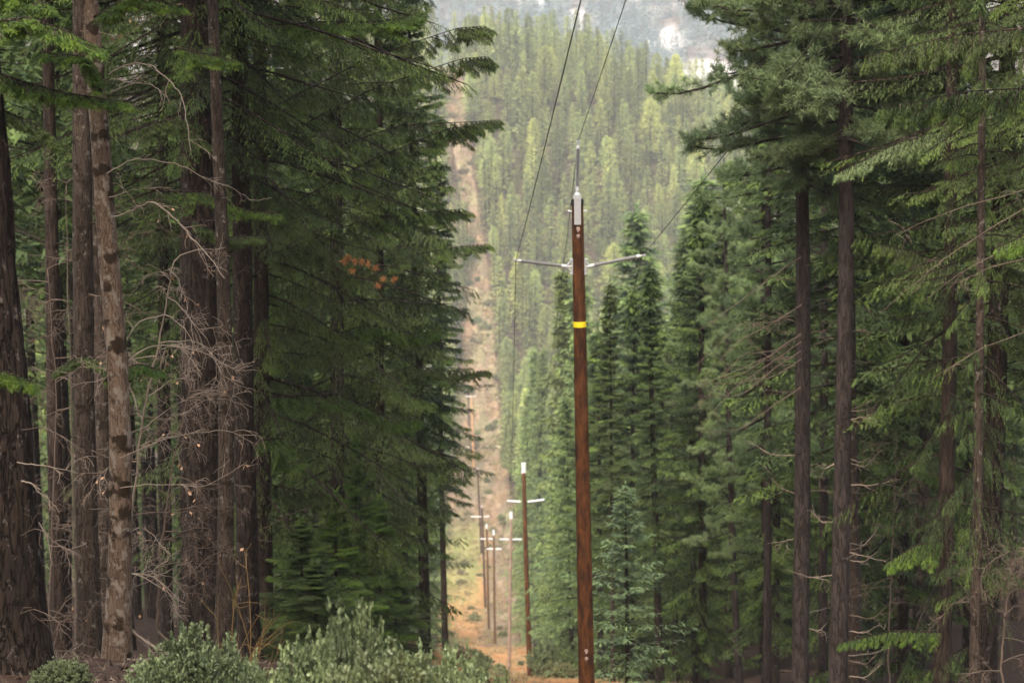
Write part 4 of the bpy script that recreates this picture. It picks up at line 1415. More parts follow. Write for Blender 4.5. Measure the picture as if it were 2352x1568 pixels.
# ------------------------------------------------------------------ right forest edge
u1, c1 = tree('pine_tree', 'tall dark pine with open grey-green crown, left one of the pair on the right', 60, [(1842, 340), (1845, 700), (1843, 1100), (1838, 1568)], [29, 34, 36, 40], 32, 'bark_pine', 'pine0', seed=21, rot=1.1, cscale=.95, stubs=40)
u2, c2 = tree('pine_tree', 'dark pine trunk, right one of the close pair, with short dead stubs', 57, [(1943, 300), (1944, 600), (1936, 1000), (1925, 1568)], [34, 36, 38, 44], 33, 'bark_pine', 'pine0', seed=22, rot=2.9, stubs=40)
u3, c3 = tree('fir_tree', 'brown fir trunk on the right, third from the right edge, boughs hanging across it', 52, [(2186, 100), (2183, 700), (2175, 1100), (2163, 1568)], [26, 31, 36, 42], 32, 'bark_red', 'fir0d', seed=23, rot=.9, stubs=20, cscale=.8)
u4, c4 = tree('fir_tree', 'thin mottled brown trunk nearest the right edge', 46, [(2256, 100), (2253, 500), (2248, 1000), (2238, 1568)], [15, 18, 22, 26], 27, 'bark_grey', 'fir0d', seed=24, rot=2.6, stubs=20, cscale=.6)
u5, c5 = tree('fir_tree', 'slim shaded trunk close behind the right one of the dark pine pair', 66, [(1958, 800), (1962, 1200), (1966, 1568)], [15, 18, 21], 27, 'bark_grey', 'fir1h', seed=25, rot=1.4)
u6, c6 = tree('fir_tree', 'conifer with visible lower trunk between the nearest pole and the dark pines', 108, [(1497, 900), (1505, 1200), (1517, 1568)], [11, 15, 19], 20, 'bark_dark', 'fir1b', seed=26, rot=.2)
u7, c7 = tree('pine_tree', 'slim pine with slightly leaning brown trunk left of the dark pine pair', 92, [(1668, 650), (1674, 1000), (1684, 1300), (1698, 1568)], [9, 12, 15, 18], 21.5, 'bark_pine', 'pine1', seed=27, rot=.9)
u8, c8 = tree('fir_tree', 'fir hanging dark boughs in from beyond the right edge', 49, [(2420, 100), (2410, 800), (2400, 1568)], [30, 34, 40], 33, 'bark_dark', 'fir0a', seed=28, rot=2.2)
u9, c9 = tree('fir_tree', 'bushy fir filling the space between the two dark pines and the brown fir trunk', 80, [(2080, 300), (2078, 900), (2074, 1568)], [16, 20, 24], 31, 'bark_dark', 'fir1c', seed=29, rot=.1)
u10, c10 = tree('cedar_tree', 'low grey-green cedar just right of the nearest pole foot', 84, [(1438, 1250), (1440, 1400), (1442, 1568)], [6, 9, 11], 8.5, 'bark_red', 'cedar2', seed=30, rot=.1, cscale=1.9)
u11, c11 = tree('fir_tree', 'dark pointed fir rising just right of the nearest pole arm', 150, [(1492, 800), (1494, 1200), (1496, 1568)], [9, 12, 15], 27, 'bark_dark', 'fir1c', seed=31, rot=1.6, cscale=1.55)
u12, c12 = tree('fir_tree', 'thin conifer behind the low cedar with a pale slim trunk', 120, [(1403, 900), (1405, 1200), (1408, 1500)], [6, 8, 9], 21, 'bark_grey', 'fir1b', seed=32, rot=.6)
u13, c13 = tree('fir_tree', 'full green fir behind the slim leaning pine', 104, [(1610, 500), (1612, 1000), (1615, 1568)], [12, 16, 20], 22.5, 'bark_dark', 'fir1c', seed=33, rot=2.6)
u14, c14 = tree('fir_tree', 'full fir directly left of the leftmost dark pine trunk', 88, [(1755, 500), (1757, 1000), (1760, 1568)], [14, 18, 22], 24, 'bark_dark', 'fir1a', seed=34, rot=.5)
u16, c16 = tree('pine_tree', 'soft grey-green pine left of the dark pine pair, its crown edge against the hillside', 79, [(1765, 100), (1764, 800), (1762, 1568)], [12, 16, 20], 33, 'bark_pine', 'pine1', seed=36, rot=1.3, cscale=.68)
u15, c15 = tree('pine_tree', 'tall pine behind the dark pine pair, crown in the gap between them', 86, [(1895, 100), (1893, 800), (1890, 1568)], [14, 18, 22], 33, 'bark_pine', 'pine1', seed=35, rot=2.4)

for k in range(50):
    rr = np.random.default_rng(500 + k)
    tr, bb, x0, Y_, y0 = [(u1, c1, 1858, 60, rr.uniform(560, 1560)), (u2, c2, 1950, 57, rr.uniform(750, 1560))][k % 2]
    if rr.random() < .25:
        x0 -= 34
        sg = -1
    else:
        sg = 1
    ln = rr.uniform(30, 110)
    dead_branch(tr, bb, [(x0, y0), (x0 + sg * ln * .5, y0 + rr.uniform(-12, 12)), (x0 + sg * ln, y0 + rr.uniform(-45, 20))], Y_, .022, 500 + k, mat='deadwood_pale' if y0 > 950 and k % 3 else 'deadwood', kids=3, dy=rr.uniform(-1, 2))
for k in range(10):
    rr = np.random.default_rng(560 + k)
    y0 = rr.uniform(520, 900)
    dead_branch(u1, c1, [(1840, y0), (1780, y0 + 40), (1700, y0 + rr.uniform(40, 110)), (1600, y0 + rr.uniform(80, 190))], 59, .02, 560 + k, mat='deadwood', kids=6, dy=-2)
for k, (x0, y0, x1, y1) in enumerate([(2340, 470, 2020, 720), (2330, 560, 2120, 690), (2352, 440, 2050, 540), (2352, 760, 2140, 870), (2352, 600, 2200, 650)]):
    dead_branch(u8, c8, [(x0 + 60, y0 - 20), ((x0 + x1) / 2, (y0 + y1) / 2 - 12), (x1, y1)], 44, .014, 580 + k, mat='deadwood', kids=5)
for k, (x0, y0, x1, y1, Y, w_, mt_) in enumerate([
        (2400, 60, 1990, 130, 44, .8, 'fir'), (2420, 200, 2020, 250, 45, .8, 'fir'), (2190, 290, 1920, 400, 50, .5, 'pine'),
        (2180, 620, 2010, 560, 51, .6, 'fir'), (2170, 1240, 2040, 1290, 51, .6, 'fir_bright'), (2170, 1450, 1930, 1475, 50, .4, 'fir_bright'), (2420, 540, 2290, 570, 43, .4, 'fir_bright')]):
    tr, bb = (u8, c8) if x0 > 2300 else (u3, c3)
    bough_part(tr, bb, [(x0, y0), ((x0 + x1) / 2, (y0 + y1) / 2 - 15), (x1, y1)], Y, 600 + k, mat=mt_, width=w_, hang=1.3, dens=1.0)

# ------------------------------------------------------------------ forest on both sides of the clearing, row by row
def to_px(p):
    v = CAMROT.transposed() @ Vector(p)
    return 1176 + v.x / -v.z * FPX, 784 - v.y / -v.z * FPX


MANUAL = []
for o in list(COL.objects):
    if o.get('category') == 'tree':
        MANUAL.append((o.location.x, o.location.y))
MANUAL = np.array(MANUAL)
TALL = [(1235, 800, 430), (1185, 790, 395), (1250, 720, 245), (1385, 470, 205), (1232, 425, 900), (1290, 700, 210), (1240, 610, 238), (1330, 560, 215), (1165, 900, 440), (1155, 960, 460), (1225, 1000, 232), (1270, 960, 215), (1590, 400, 190), (1440, 640, 230), (1560, 600, 175), (1350, 800, 200), (1420, 850, 180), (1310, 900, 195)]
ORD = ['first', 'second', 'third', 'fourth', 'fifth', 'sixth', 'seventh', 'eighth', 'ninth', 'tenth', 'eleventh', 'twelfth', 'thirteenth', 'fourteenth', 'fifteenth', 'sixteenth', 'seventeenth', 'eighteenth', 'nineteenth', 'twentieth']


def trunk_mesh(key, H, r, bark, sides=9):
    G = Geo()
    z = np.linspace(0, H * .97, 14)
    tube(G, np.stack([0.04 * np.sin(z * .5), 0.04 * np.cos(z * .4), z], -1), r * (1 - z / H) ** .8 + .02, sides, 0, rough=.03, rng=np.random.default_rng(3))
    return G.mesh('trunk', [bark], smooth=True)


TRUNK = {'fir': trunk_mesh('a', 34, .30, 'bark_dark'), 'grey': trunk_mesh('b', 34, .26, 'bark_grey'), 'pine': trunk_mesh('c', 34, .30, 'bark_pine'), 'red': trunk_mesh('d', 34, .27, 'bark_red')}
for k, sd_ in enumerate((41, 42, 43, 44)):
    CROWN_DEF['fir2%d' % k] = (lambda s_=sd_, k_=k: fir_crown(s_, 34, (2.0, 5, 1.5, 8)[k_], (5.0, 4.4, 5.4, 4.2)[k_], 2, nb=230, hang=.3, power=.9, mats=(('mid', 'bark_dark'), ('mid', 'bark_dark'), ('mid', 'bark_dark'), ('cedar', 'bark_dark'))[k_], raw=False))
CROWN_DEF['fir24'] = lambda: fir_crown(47, 34, 2.0, 4.4, 2, nb=200, hang=.3, mats=('hill', 'bark_dark'))
CROWN_DEF['pine2'] = lambda: pine_crown(51, 34, 10, 3.9, 2, nb=80)

placed = []
n_things = 0


def plant(name, x, y, H, ckey, bark, label, group, wide=1.0, sink=.2):
    z = float(ground(x, y)) - sink
    root = thing(name, (x, y, z), label, 'tree', group, rotz=pr.uniform(0, 6.28))
    s = H / 34
    wide = wide * (1.15 if H > 26 else (26 / H) ** .55 * 1.15)
    if x > 0 and y > 140:
        wide *= 1.12
    wide *= pr.uniform(.88, 1.15)
    root.rotation_euler = (pr.gauss(0, .02), pr.gauss(0, .02), pr.uniform(0, 6.28))
    part('trunk', TRUNK[bark], root, scl=(s, s, s))
    part('crown', crown(ckey), root, scl=(s * wide, s * wide, s))
    placed.append((x, y))


used_labels = {}


def uniq(side, row, k, h):
    t = '%s conifer, %s from the clearing on the %s, %s row down the valley' % (h, ORD[min(k, 19)], side, ORD[min(row, 19)])
    return t


def far_from(x, y, dmin, pts):
    if len(pts) == 0:
        return True
    q = np.array(pts)
    return ((q[:, 0] - x) ** 2 + (q[:, 1] - y) ** 2).min() > dmin ** 2


# named single trees whose tips stand out
for k, (ax_, ay_, Y) in enumerate(TALL):
    q = P(ax_, ay_, Y)
    gz = float(ground(q[0], q[1]))
    H = q[2] - gz + .2
    wide = 1.25 if ax_ > 1370 else (.72 if Y < 260 else .62)
    ck0 = 5.4 * H / 34 * wide * 1.15
    lim_ = float(np.interp(Y, [200, 240, 250, 330, 335, 430, 500, 740], [1232, 1222, 1215, 1215, 1160, 1150, 1155, 1160])) if Y < 800 else 0
    while to_px((q[0] - ck0 * .85, q[1], q[2]))[0] < lim_:
        q[0] += .2
    gz = float(ground(q[0], q[1]))
    H = q[2] - gz + .2
    ck = ['fir20', 'fir22', 'fir21', 'fir22'][k % 4]
    if Y > 800:
        ck = 'fir24'
    names = ['narrow fir behind the second pole, tip between it and the nearest pole',
             'fir at the right edge of the clearing, halfway down the wires of the left arm',
             'fir close behind the nearest pole below the yellow band, on its left',
             'pointed dark fir just below the right arm of the nearest pole',
             'yellow-green conifer on the hillside between the left wires and the nearest pole',
             'green fir directly left of the nearest pole at mid height',
             'fir whose tip touches the level of the left arm end',
             'fir whose tip stands at the upper arm level behind the nearest pole',
             'bluish fir bordering the clearing right of the tan pole pair',
             'low fir at the edge of the clearing beside the sand track',
             'fir just right of the cap of the second pole',
             'dark fir between the second pole and the nearest pole',
             'tall fir in front of the hillside left of the grey-green pine crown',
             'fir right of the nearest pole below the right arm end',
             'fir with open tip beside the tall dark pointed fir, on its right',
             'fir right of the nearest pole just above the yellow band level',
             'fir right of the nearest pole below the yellow band level',
             'fir close to the left side of the nearest pole in its lower half'][k]
    plant('fir_tree', q[0], q[1], H, ck, 'fir', names, 'firs beside the clearing', wide)

BG = []
y = 58.0
row = 0
while y < 700:
    step = 7.5 if y < 140 else (9.5 if y < 300 else 13)
    dx = 5.0 if y < 140 else (6.0 if y < 300 else 7.0)
    for side in (-1, 1):
        k = 0
        hw = float(np.interp(y, [0, 65, 150, 221, 320, 500, 740], [5, 5.5, 5.5, 7, 8, 10, 10.5]))
        if side > 0 and y < 135:
            hw = 6.5 + (135 - y) * .03
        x = float(cx(y)) + side * (hw + pr.uniform(0, 1.5))
        lim = 0.235 * y + 3
        while abs(x) < lim:
            jx, jy = x + pr.uniform(-.9, .9), y + pr.uniform(-2.5, 2.5)
            tpx, _ = to_px((jx, jy, ground(jx, jy) + 10))
            hide = False
            if side < 0 and y > 230 and k > 1:
                hide = True       # nothing of them shows behind the near forest
            if side > 0 and y > 230 and tpx > 1850:
                hide = True
            if side > 0 and y > 450 and tpx > 1700:
                hide = True
            if side < 0 and (jx > float(cx(jy)) - hw):
                hide = True
            if side > 0 and y < 82 and tpx < 1950:
                hide = True
            if side > 0 and y < 100 and tpx < 1560:
                hide = True
            if side < 0 and y < 84 and 240 < tpx < 640:
                hide = True
            if side < 0 and y < 90 and tpx > 900:
                hide = True
            Rc = 4.0 if y < 200 else 5.4
            if side < 0:
                lm = float(np.interp(jy, [60, 300, 500, 740], [1045, 1050, 1035, 1035]))
                if to_px((jx + Rc * .8, jy, ground(jx, jy) + 8))[0] > lm:
                    hide = True
            else:
                lm = float(np.interp(jy, [200, 240, 250, 330, 335, 430, 500, 740], [1235, 1228, 1218, 1215, 1160, 1150, 1160, 1165]))
                if to_px((jx - Rc * .8, jy, ground(jx, jy) + 8))[0] < lm:
                    hide = True
            if not hide and far_from(jx, jy, 2.6 if y < 140 else 3.6, list(MANUAL) + placed):
                H = pr.uniform(25, 34) if y < 230 else pr.uniform(24, 36)
                if side > 0 and y > 140:
                    # keep the open view onto the hillside
                    q = P(1300, float(np.interp(tpx, [1130, 1250, 1400, 1550, 1700, 1850], [950, 800, 740, 560, 250, 0])), jy)
                    H = min(H, q[2] - float(ground(jx, jy)) + pr.uniform(-4, 1))
                elif side > 0 and tpx < 1850:
                    q = P(1300, float(np.interp(tpx, [1250, 1400, 1550, 1650, 1750, 1850], [1150, 1000, 700, 450, 150, -200])), jy)
                    H = min(H, q[2] - float(ground(jx, jy)) + pr.uniform(-3, 1))
                if side < 0 and y > 110:
                    q = P(1100, float(np.interp(tpx, [700, 950, 1040, 1100], [-300, 250, 700, 900])), jy)
                    H = min(H, q[2] - float(ground(jx, jy)) + pr.uniform(-3, 2))
                if H > 7:
                    if side < 0 and y < 150:
                        ck, bk = pr.choice([('fir1h', 'fir'), ('fir1g', 'red'), ('fir1g', 'fir'), ('fir1h', 'grey')])
                        if tpx > 640:
                            ck = pr.choice(['fir1a', 'fir1c', 'fir1c']) if tpx < 850 else 'fir1b'
                    elif y < 150:
                        ck, bk = pr.choice([('fir1a', 'fir'), ('fir1c', 'fir'), ('pine1', 'pine'), ('fir1b', 'grey'), ('cedar1', 'red')])
                        if tpx > 2000:
                            ck, bk = pr.choice([('fir1b', 'fir'), ('fir1a', 'red'), ('fir1h', 'grey')])
                    elif y < 200:
                        ck, bk = pr.choice([('fir1a', 'fir'), ('fir1c', 'fir'), ('cedar1', 'red'), ('fir1b', 'fir')])
                    else:
                        ck, bk = pr.choice([('fir20', 'fir'), ('fir21', 'fir'), ('fir22', 'fir'), ('fir23', 'red'), ('pine2', 'pine')])
                    nm = 'pine_tree' if ck.startswith('pine') else ('cedar_tree' if ck.startswith('cedar') else 'fir_tree')
                    as_thing = (side < 0 and y < 112 and tpx > -40) or (side > 0 and y < 330 and tpx < 2380) or (side < 0 and y > 140 and k == 0)
                    if not as_thing:
                        BG.append((jx, jy, float(ground(jx, jy)) - .2, H / 34, pr.uniform(0, 6.28), pr.choice([0, 1, 2, 2]) if y > 150 else 3, pr.random(), 1.0))
                        placed.append((jx, jy))
                        k += 1
                        x += side * dx * pr.uniform(.8, 1.2)
                        continue
                    h = 'tall' if H > 29 else ('middling' if H > 20 else 'short')
                    plant(nm, jx, jy, H, ck, bk, uniq('left' if side < 0 else 'right', row, k, h), 'conifers flanking the clearing')
                    n_things += 1
            k += 1
            x += side * dx * pr.uniform(.8, 1.2)
    y += step
    row += 1
print('flanking trees', n_things)

# ------------------------------------------------------------------ the hillside beyond the valley
def far_geo(seed, lod, nb, Rm, cb, kind='fir'):
    G = fir_crown(seed, 34, cb, Rm, lod, nb=nb, raw=True, hang=.25, power=.78, gaps=.05, stem=(kind != 'tip'))
    if kind != 'tip':
        tube(G, np.array([[0, 0, 0], [0, 0, 15], [0, 0, 31.0]]), [.33, .25, .05], 5, 1, cap=False)
    return G


def pine_far_geo(seed, n, Rm, cb):
    """rounder, looser tree"""
    rng = np.random.default_rng(seed)
    G = Geo()
    m = n
    u = rng.uniform(0, 1, m)
    th = rng.uniform(0, 6.283, m)
    rr = Rm * (1 - u) ** .5 * np.minimum(1, .5 + u * 2) * rng.uniform(.35, 1, m) * (1 + .25 * np.sin(th * 3 + u * 14))
    c = np.stack([np.cos(th) * rr, np.sin(th) * rr, cb + (33.5 - cb) * u], -1)
    d = unit(np.stack([np.cos(th), np.sin(th), .35 + 0 * th], -1) + rng.normal(0, .6, (m, 3)))
    tris(G, c, d, rng.uniform(.7, 1.3, m), .42, rng, 0, (.35 + .4 * rng.random(m)))
    tube(G, np.array([[0, 0, 0], [0, 0, 15], [0, 0, 31.0]]), [.33, .25, .05], 5, 1, cap=False)
    return G


HILL = [far_geo(61, 2, 120, 5.9, 3), far_geo(62, 2, 115, 5.2, 4), far_geo(63, 2, 125, 6.6, 2), far_geo(64, 2, 110, 4.7, 5), pine_far_geo(65, 2400, 5.2, 8), pine_far_geo(66, 2200, 4.5, 6)]
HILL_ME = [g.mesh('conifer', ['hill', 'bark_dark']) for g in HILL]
HILL3 = [far_geo(71, '2h', 115, 6.0, 3), far_geo(72, '2h', 110, 5.1, 4), far_geo(73, '2h', 120, 6.7, 2), pine_far_geo(74, 1600, 5.3, 8), far_geo(75, '2h', 105, 5.6, 5)]
for g in HILL3:
    g.arr = g.arrays()
FAR4 = [far_geo(81, 4, 75, 4.8, 1, 'tip'), far_geo(82, 4, 70, 4.4, 1, 'tip'), far_geo(83, 4, 80, 5.2, 1, 'tip')]
for g in FAR4:
    g.arr = g.arrays()

BGP = [far_geo(91, 2, 120, 4.4, 3), far_geo(92, 2, 120, 4.0, 5), far_geo(93, 2, 130, 4.8, 2), far_geo(94, 2, 100, 4.6, 13)]
for g in BGP:
    g.arr = g.arrays()
print('background', len(BG), 'placed', len(placed))
hill_pts = []
hr = np.random.default_rng(99)
y = 690.0
r_i = 0
while y < 1150:
    sp = 6.4
    x0, x1 = -0.04 * y - 45, 0.125 * y + 25
    k = 0
    xx = x0
    while xx < x1:
        jx, jy = xx + hr.uniform(-2.8, 2.8), y + hr.uniform(-3.2, 3.2)
        xx += sp
        hw = float(np.interp(jy, [0, 500, 740, 830, 888, 915, 975, 1050, 1080], [8, 10, 9.5, 7.5, 5, 3.6, 3.6, 5.5, 6]))
        if abs(jx - float(cx(jy))) < hw or hr.random() < .07:
            continue
        hill_pts.append((jx, jy, r_i))
    y += 6.6
    r_i += 1
print('hill trees', len(hill_pts))
# what shows: prefer the near rows and the rows at the clearing's edge
indiv, rest = [], []
cand = []
for j, (x, y, r) in enumerate(hill_pts):
    ux, uy = to_px((x, y, float(ground(x, y)) + 25))
    inview = 1110 < ux < 1700 and uy > 0
    cand.append((0 if inview else 1, y, j))
cand.sort()
N_HILL_THINGS = 125
sel = set(j for _, _, j in cand[:N_HILL_THINGS])
cnt = {}
sel_rows = {}
for j in sel:
    sel_rows.setdefault(hill_pts[j][2], []).append(j)
for ri, (r, js) in enumerate(sorted(sel_rows.items())):
    js.sort(key=lambda j: hill_pts[j][0])
    for k, j in enumerate(js):
        x, y, _ = hill_pts[j]
        H = hr.uniform(17, 29)
        v = int(hr.integers(0, 6))
        s = H / 34
        z = float(ground(x, y)) - .3
        o = bpy.data.objects.new('conifer_tree', HILL_ME[v])
        COL.objects.link(o)
        o.location = (x, y, z)
        o.rotation_euler = (0, 0, hr.uniform(0, 6.28))
        o.scale = (s * 1.2, s * 1.2, s)
        shape = ['pointed', 'narrow pointed', 'broad pointed', 'slender', 'rounded', 'narrow rounded'][v]
        tag(o, '%s conifer at the foot of the hillside, row %s, %s from the left' % (shape, ORD[min(ri, 19)], ORD[min(k, 19)]), 'tree', 'conifers at the foot of the hillside')
rest = [j for j in range(len(hill_pts)) if j not in sel]


def merged(name, items, protos, mats, label):
    G = Geo()
    for (x, y, z, s, a, v, rnd, wd) in items:
        V, F, M, T, _ = protos[v]
        c, sn = math.cos(a) * s, math.sin(a) * s
        W = np.stack([(V[:, 0] * c - V[:, 1] * sn) * wd + x, (V[:, 0] * sn + V[:, 1] * c) * wd + y, V[:, 2] * s + z], -1)
        G.V.append(W)
        G.F.append(F + G.n)
        G.M.append(M)
        G.T.append(T)
        G.Rn.append(np.full(len(V), rnd))
        G.n += len(V)
    o = bpy.data.objects.new(name, G.mesh(name, mats))
    COL.objects.link(o)
    tag(o, label, 'forest', None, 'stuff')
    return o


br = np.random.default_rng(8)
for yb_ in np.arange(-74, 30, 6.0):  # unseen trees behind and beside the camera, added to shade the near forest
    for xb in np.concatenate([np.arange(-48, -8, 6.0), np.arange(12, 46, 6.0)]):
        X_, Y_ = xb + br.uniform(-1.5, 1.5), yb_ + br.uniform(-1.5, 1.5)
        if abs(X_) > 11 + .26 * max(Y_, 0):
            BG.append((X_, min(Y_, 28), float(ground(X_, min(Y_, 28))) - .2, br.uniform(.8, 1), br.uniform(0, 6), int(br.integers(0, 3)), br.random(), 1.1))
merged('background_forest', BG, [g.arr for g in BGP], ['mid', 'bark_dark'], 'dim conifer forest deeper behind the first rows, with unseen shade trees behind the camera')
items = []
for j in rest:
    x, y, _ = hill_pts[j]
    H = 13 + 17 * hr.random() ** 1.3
    items.append((x, y, float(ground(x, y)) - .3, H / 34, hr.uniform(0, 6.28), int(hr.integers(0, 5)), hr.random(), hr.uniform(1.05, 1.45)))
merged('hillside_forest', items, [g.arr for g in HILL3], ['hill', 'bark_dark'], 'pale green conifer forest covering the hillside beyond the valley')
items = []
n = 0
for _ in range(4600):
    y = hr.uniform(1450, 2900)
    x = hr.uniform(-0.03 * y - 60, 0.13 * y + 60)
    if float(bald(x, y)) > hr.uniform(.15, .9):
        continue
    H = hr.uniform(20, 36)
    items.append((x, y, float(ground(x, y)) - .3, H / 34, hr.uniform(0, 6.28), int(hr.integers(0, 3)), hr.random(), hr.uniform(1.4, 1.9)))
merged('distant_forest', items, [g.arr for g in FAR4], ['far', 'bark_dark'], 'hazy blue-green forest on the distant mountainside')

# white house far across the valley
hp = P(1497, 100, 2150)
hp[2] = float(ground(hp[0], hp[1]))
hz = P(1497, 100, 2150)[2]
root = thing('farmhouse', (hp[0], hp[1], hz - 2.0), 'tiny white house on the distant mountainside above the right wire', 'house')
G = Geo()
box(G, (0, 0, 1.7), EYE, (5.5, 3.5, 3.0))
part('wall', G.mesh('wall', ['house_wall']), root)
G = Geo()
G.add([(-6, -4, 4.6), (6, -4, 4.6), (6, 0, 7.0), (-6, 0, 7.0), (6, 4, 4.6), (-6, 4, 4.6)], [[0, 1, 2, 3], [3, 2, 4, 5], [0, 3, 5, 5], [1, 4, 2, 2]])
part('roof', G.mesh('roof', ['house_roof']), root)
for wx in (-3.2, 0, 3.2):
    G = Geo()
    box(G, (wx, -3.53, 2.2), EYE, (.7, .05, .8))
    part('window', G.mesh('window', ['glass']), root)

root.scale = (.6, .6, .6)

# ------------------------------------------------------------------ shrubs
def shrub_mesh(seed, rx, ry, h, n_st, lv, ls, mat='shrub', stem='bark_red'):
    """branching stems carrying small oval leaves"""
    rng = np.random.default_rng(seed)
    S, Lf = Geo(), Geo()
    for _ in range(n_st):
        a = rng.uniform(0, 6.283)
        rad = math.sqrt(rng.random())
        tip = np.array([math.cos(a) * rx * rad, math.sin(a) * ry * rad, h * (1 - .5 * rad ** 2) * rng.uniform(.75, 1.0)])
        b = np.array([math.cos(a) * rx * .25 * rad, math.sin(a) * ry * .25 * rad, -.1])
        s = np.linspace(0, 1, 8)[:, None]
        mid = (b + tip) / 2 + np.array([0, 0, -.1 * h]) + np.array([math.cos(a) * rx, math.sin(a) * ry, 0]) * .15 * rad
        pp = (1 - s) ** 2 * b + 2 * s * (1 - s) * mid + s ** 2 * tip
        tube(S, pp, np.linspace(.012, .004, 8), 4, 0, cap=False)
        hue = rng.uniform(.2, .8)
        nt_ = rng.integers(5, 9)
        for _ in range(nt_):
            q = pp[rng.integers(3, 8)]
            d = unit(unit(tip - mid) * .6 + rng.normal(0, .75, 3) + np.array([0, 0, .15]))
            L = rng.uniform(.10, .24) * h
            e = q + d * L
            many_tubes(S, q[None], e[None], .004, .002)
            m = lv
            t = rng.uniform(.15, 1.05, m)[:, None]
            c = q + d * L * t + rng.normal(0, .008, (m, 3))
            dd = unit(d * .5 + rng.normal(0, .8, (m, 3)))
            leaves(Lf, c, dd, ls * rng.uniform(.6, 1.15, m), ls * .65, rng, 0, (hue + rng.normal(0, .18, m)).clip(0, 1))
    return S.mesh('stems', [stem], smooth=True), Lf.mesh('foliage', [mat])


def shrub(x, y, meshes, label, group, s=1.0, name='leafy_shrub', w=None):
    w = w or s
    root = thing(name, (x, y, float(ground(x, y)) - .05), label, 'shrub', group, rotz=pr.uniform(0, 6.28))
    part('stems', meshes[0], root, scl=(w, w, s))
    part('foliage', meshes[1], root, scl=(w, w, s))
    return root


def shrub_at(px, py, Y, mesh_h, meshes, label, group, hmul=1.0):
    q = P(px, py, Y)
    h = q[2] - float(ground(q[0], q[1]))
    s = max(.4, h / mesh_h)
    return shrub(q[0], q[1], meshes, label, group, s, w=min(s, hmul))


NS = [shrub_mesh(901, .8, .7, 1.0, 190, 34, .05), shrub_mesh(902, .9, .8, 1.0, 200, 34, .048), shrub_mesh(903, .75, .7, 1.0, 190, 34, .05)]
near_sh = [(450, 1445, 24, 0, .62, 'rounded small-leaved green bush at the foot of the left trunks'), (800, 1425, 22, 1, .62, 'tallest leafy bush at the bottom, its pointed top left of the clearing'),
           (700, 1500, 21.5, 2, .6, 'leafy bush left of the tallest pointed bush'), (900, 1495, 22.5, 0, .7, 'leafy bush right under the lone dark trunk'),
           (1010, 1512, 24, 1, .7, 'yellow-green leafy bush right of the lone dark trunk foot'), (1110, 1542, 25, 2, .6, 'low leafy bush nearest the pole line at the bottom'),
           (360, 1510, 25, 2, .5, 'low leafy bush in front of the lichen-spotted trunk foot'), (860, 1520, 20, 2, .9, 'lowest leafy bush at the bottom edge below the tallest one'),
           (140, 1545, 27, 1, .5, 'small leafy plant at the foot of the mossy trunk'), (620, 1555, 22, 0, .5, 'small leafy bush under the yellow-brown whips'),
           (745, 1480, 23, 1, .5, 'leafy bush between the whips and the tallest pointed bush'), (960, 1528, 21, 2, .6, 'leafy bush below the lone dark trunk, in the front row'), (1060, 1562, 22, 0, .5, 'small leafy bush in front of the low bush by the pole line'), (540, 1500, 25, 1, .35, 'leafy sprig between the rounded bush and the yellow-brown whips')]
for (px, py, Y, v, w_, lb) in near_sh:
    shrub_at(px, py, Y, 1.0, NS[v], lb, 'leafy bushes along the bottom', w_ * 1.25)
MS = [shrub_mesh(911, .9, .9, 1.0, 90, 18, .10, 'corridor_shrub'), shrub_mesh(912, 1.0, .9, 1.0, 90, 18, .10, 'shrub')]
mid_sh = [(1050, 1475, 110, 'grey-green bush beyond the thin grey trunk'), (1095, 1500, 120, 'soft green bush left of the pale pole foot'), (1140, 1550, 95, 'green bush at the left foot of the pole row'),
          (1030, 1530, 80, 'green bush just below the thin grey trunk foot'), (1275, 1500, 150, 'green bush between the second pole and nearest pole'), (1250, 1430, 190, 'dark green bush right of the second pole'),
          (1300, 1510, 130, 'pale green bush left of the nearest pole foot'), (950, 1510, 75, 'green bush under the lone dark trunk'), (880, 1490, 85, 'shaded bush left of the lone dark trunk'), (1090, 1470, 170, 'soft bush between the thin grey trunk and the valley poles')]
for k, (px, py, Y, lb) in enumerate(mid_sh):
    shrub_at(px, py, Y, 1.4, MS[k % 2], lb, 'bushes along the clearing', 1.3)
FS = [shrub_mesh(921, .9, .9, 1.0, 26, 6, .26, 'corridor_shrub'), shrub_mesh(922, 1.0, .9, .8, 26, 6, .26, 'corridor_shrub')]
words = ['green', 'dull', 'olive', 'brownish']
cr = np.random.default_rng(14)
for k in range(96):
    y = 150 + 560 * cr.random() ** .8 if k < 48 else cr.uniform(770, 1040)
    hw = float(np.interp(y, [150, 221, 320, 500, 740, 1000], [5, 6, 7, 9, 9, 6]))
    x = float(cx(y)) + hw * (1 - 2.0 * cr.beta(1.2, .8)) * (-1 if k % 5 == 0 else 1) * -1
    shrub(x, y, FS[k % 2], 'small bush dotted in the clearing, %s from the bottom along it' % ORD[min(19, int((y - 150) / 48))], 'small bushes dotted in the clearing', cr.uniform(.5, 1.5) * (1.7 if y > 760 else 1), 'low_shrub')

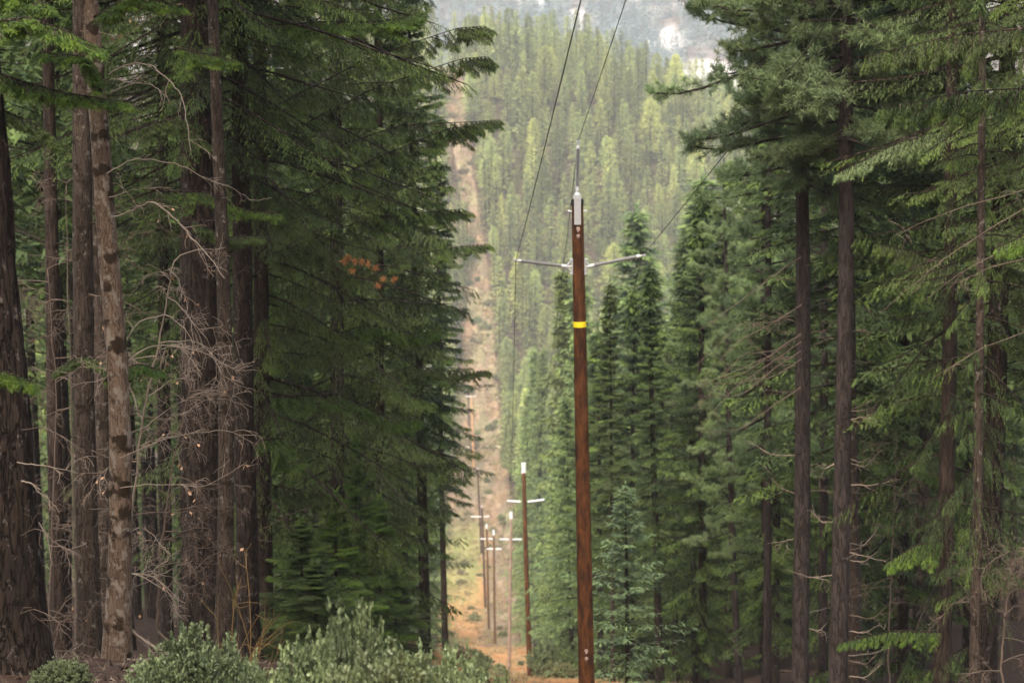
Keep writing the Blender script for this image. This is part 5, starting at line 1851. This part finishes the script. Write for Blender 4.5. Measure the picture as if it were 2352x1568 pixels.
# rough low growth and slash over the clearing, and litter on the forest floor
G = Geo()
gr = np.random.default_rng(321)
for (ya, yb2, n_, sz) in ((60, 200, 3500, .22), (200, 420, 4500, .35), (420, 740, 6500, .55), (740, 1080, 6500, 1.0)):
    yy = gr.uniform(ya, yb2, n_)
    hw_ = np.interp(yy, [60, 150, 221, 320, 500, 740, 888, 1050], [7, 7, 8, 9, 11, 11, 7, 7])
    xx = cx(yy) + hw_ * gr.uniform(-1, 1, n_)
    clump = np.sin(xx * .9 + yy * .07) + np.sin(yy * .11 - xx * .5) + gr.normal(0, .7, n_)
    k_ = clump > .1
    xx, yy = xx[k_], yy[k_]
    m_ = len(xx)
    zz = ground(xx, yy)
    base_ = np.repeat(np.stack([xx, yy, zz - .02], -1), 7, 0) + gr.normal(0, sz * .5, (m_ * 7, 3)) * np.array([1, 1, 0])
    d_ = unit(gr.normal(0, .8, (m_ * 7, 3)) + np.array([0, 0, 1.0]))
    tt = np.repeat(gr.uniform(0, 1, m_), 7)
    tris(G, base_, d_, sz * gr.uniform(.4, 1.2, m_ * 7), sz * .35, gr, 0, tt, np.repeat(gr.uniform(0, 1, m_), 7))
o = bpy.data.objects.new('grass', G.mesh('grass', ['grass']))
COL.objects.link(o)
tag(o, 'dry grass and low scrub over the orange soil of the clearing', 'grass', None, 'stuff')
G = Geo()
n_ = 9000
yy = gr.uniform(22, 60, n_)
xx = gr.uniform(-.235, .02, n_) * yy
d_ = unit(gr.normal(0, 1, (n_, 3)) + np.array([0, 0, .25]))
tris(G, np.stack([xx, yy, ground(xx, yy) + .01], -1), d_, gr.uniform(.05, .2, n_), gr.uniform(.01, .05, n_), gr, 0, gr.uniform(0, 1, n_), gr.uniform(0, 1, n_))
o = bpy.data.objects.new('litter', G.mesh('litter', ['deadwood']))
COL.objects.link(o)
tag(o, 'brown needle and leaf litter under the left trunks', 'litter', None, 'stuff')

# ------------------------------------------------------------------ haze
m, nt = new_mat('air_haze')
v = nd(nt, 'ShaderNodeVolumePrincipled')
v.inputs['Color'].default_value = (0.90, 0.95, 1.0, 1)
v.inputs['Density'].default_value = HAZE
o_ = nd(nt, 'ShaderNodeOutputMaterial')
nt.links.new(v.outputs[0], o_.inputs['Volume'])
G = Geo()
x0, x1, y0_, y1_, z0, z1 = -1500, 1500, -80, 5600, -260, 420
box(G, ((x0 + x1) / 2, (y0_ + y1_) / 2, (z0 + z1) / 2), EYE, ((x1 - x0) / 2, (y1_ - y0_) / 2, (z1 - z0) / 2))
hz_ = bpy.data.objects.new('haze', G.mesh('haze', [m]))
COL.objects.link(hz_)
hz_['kind'] = 'stuff'
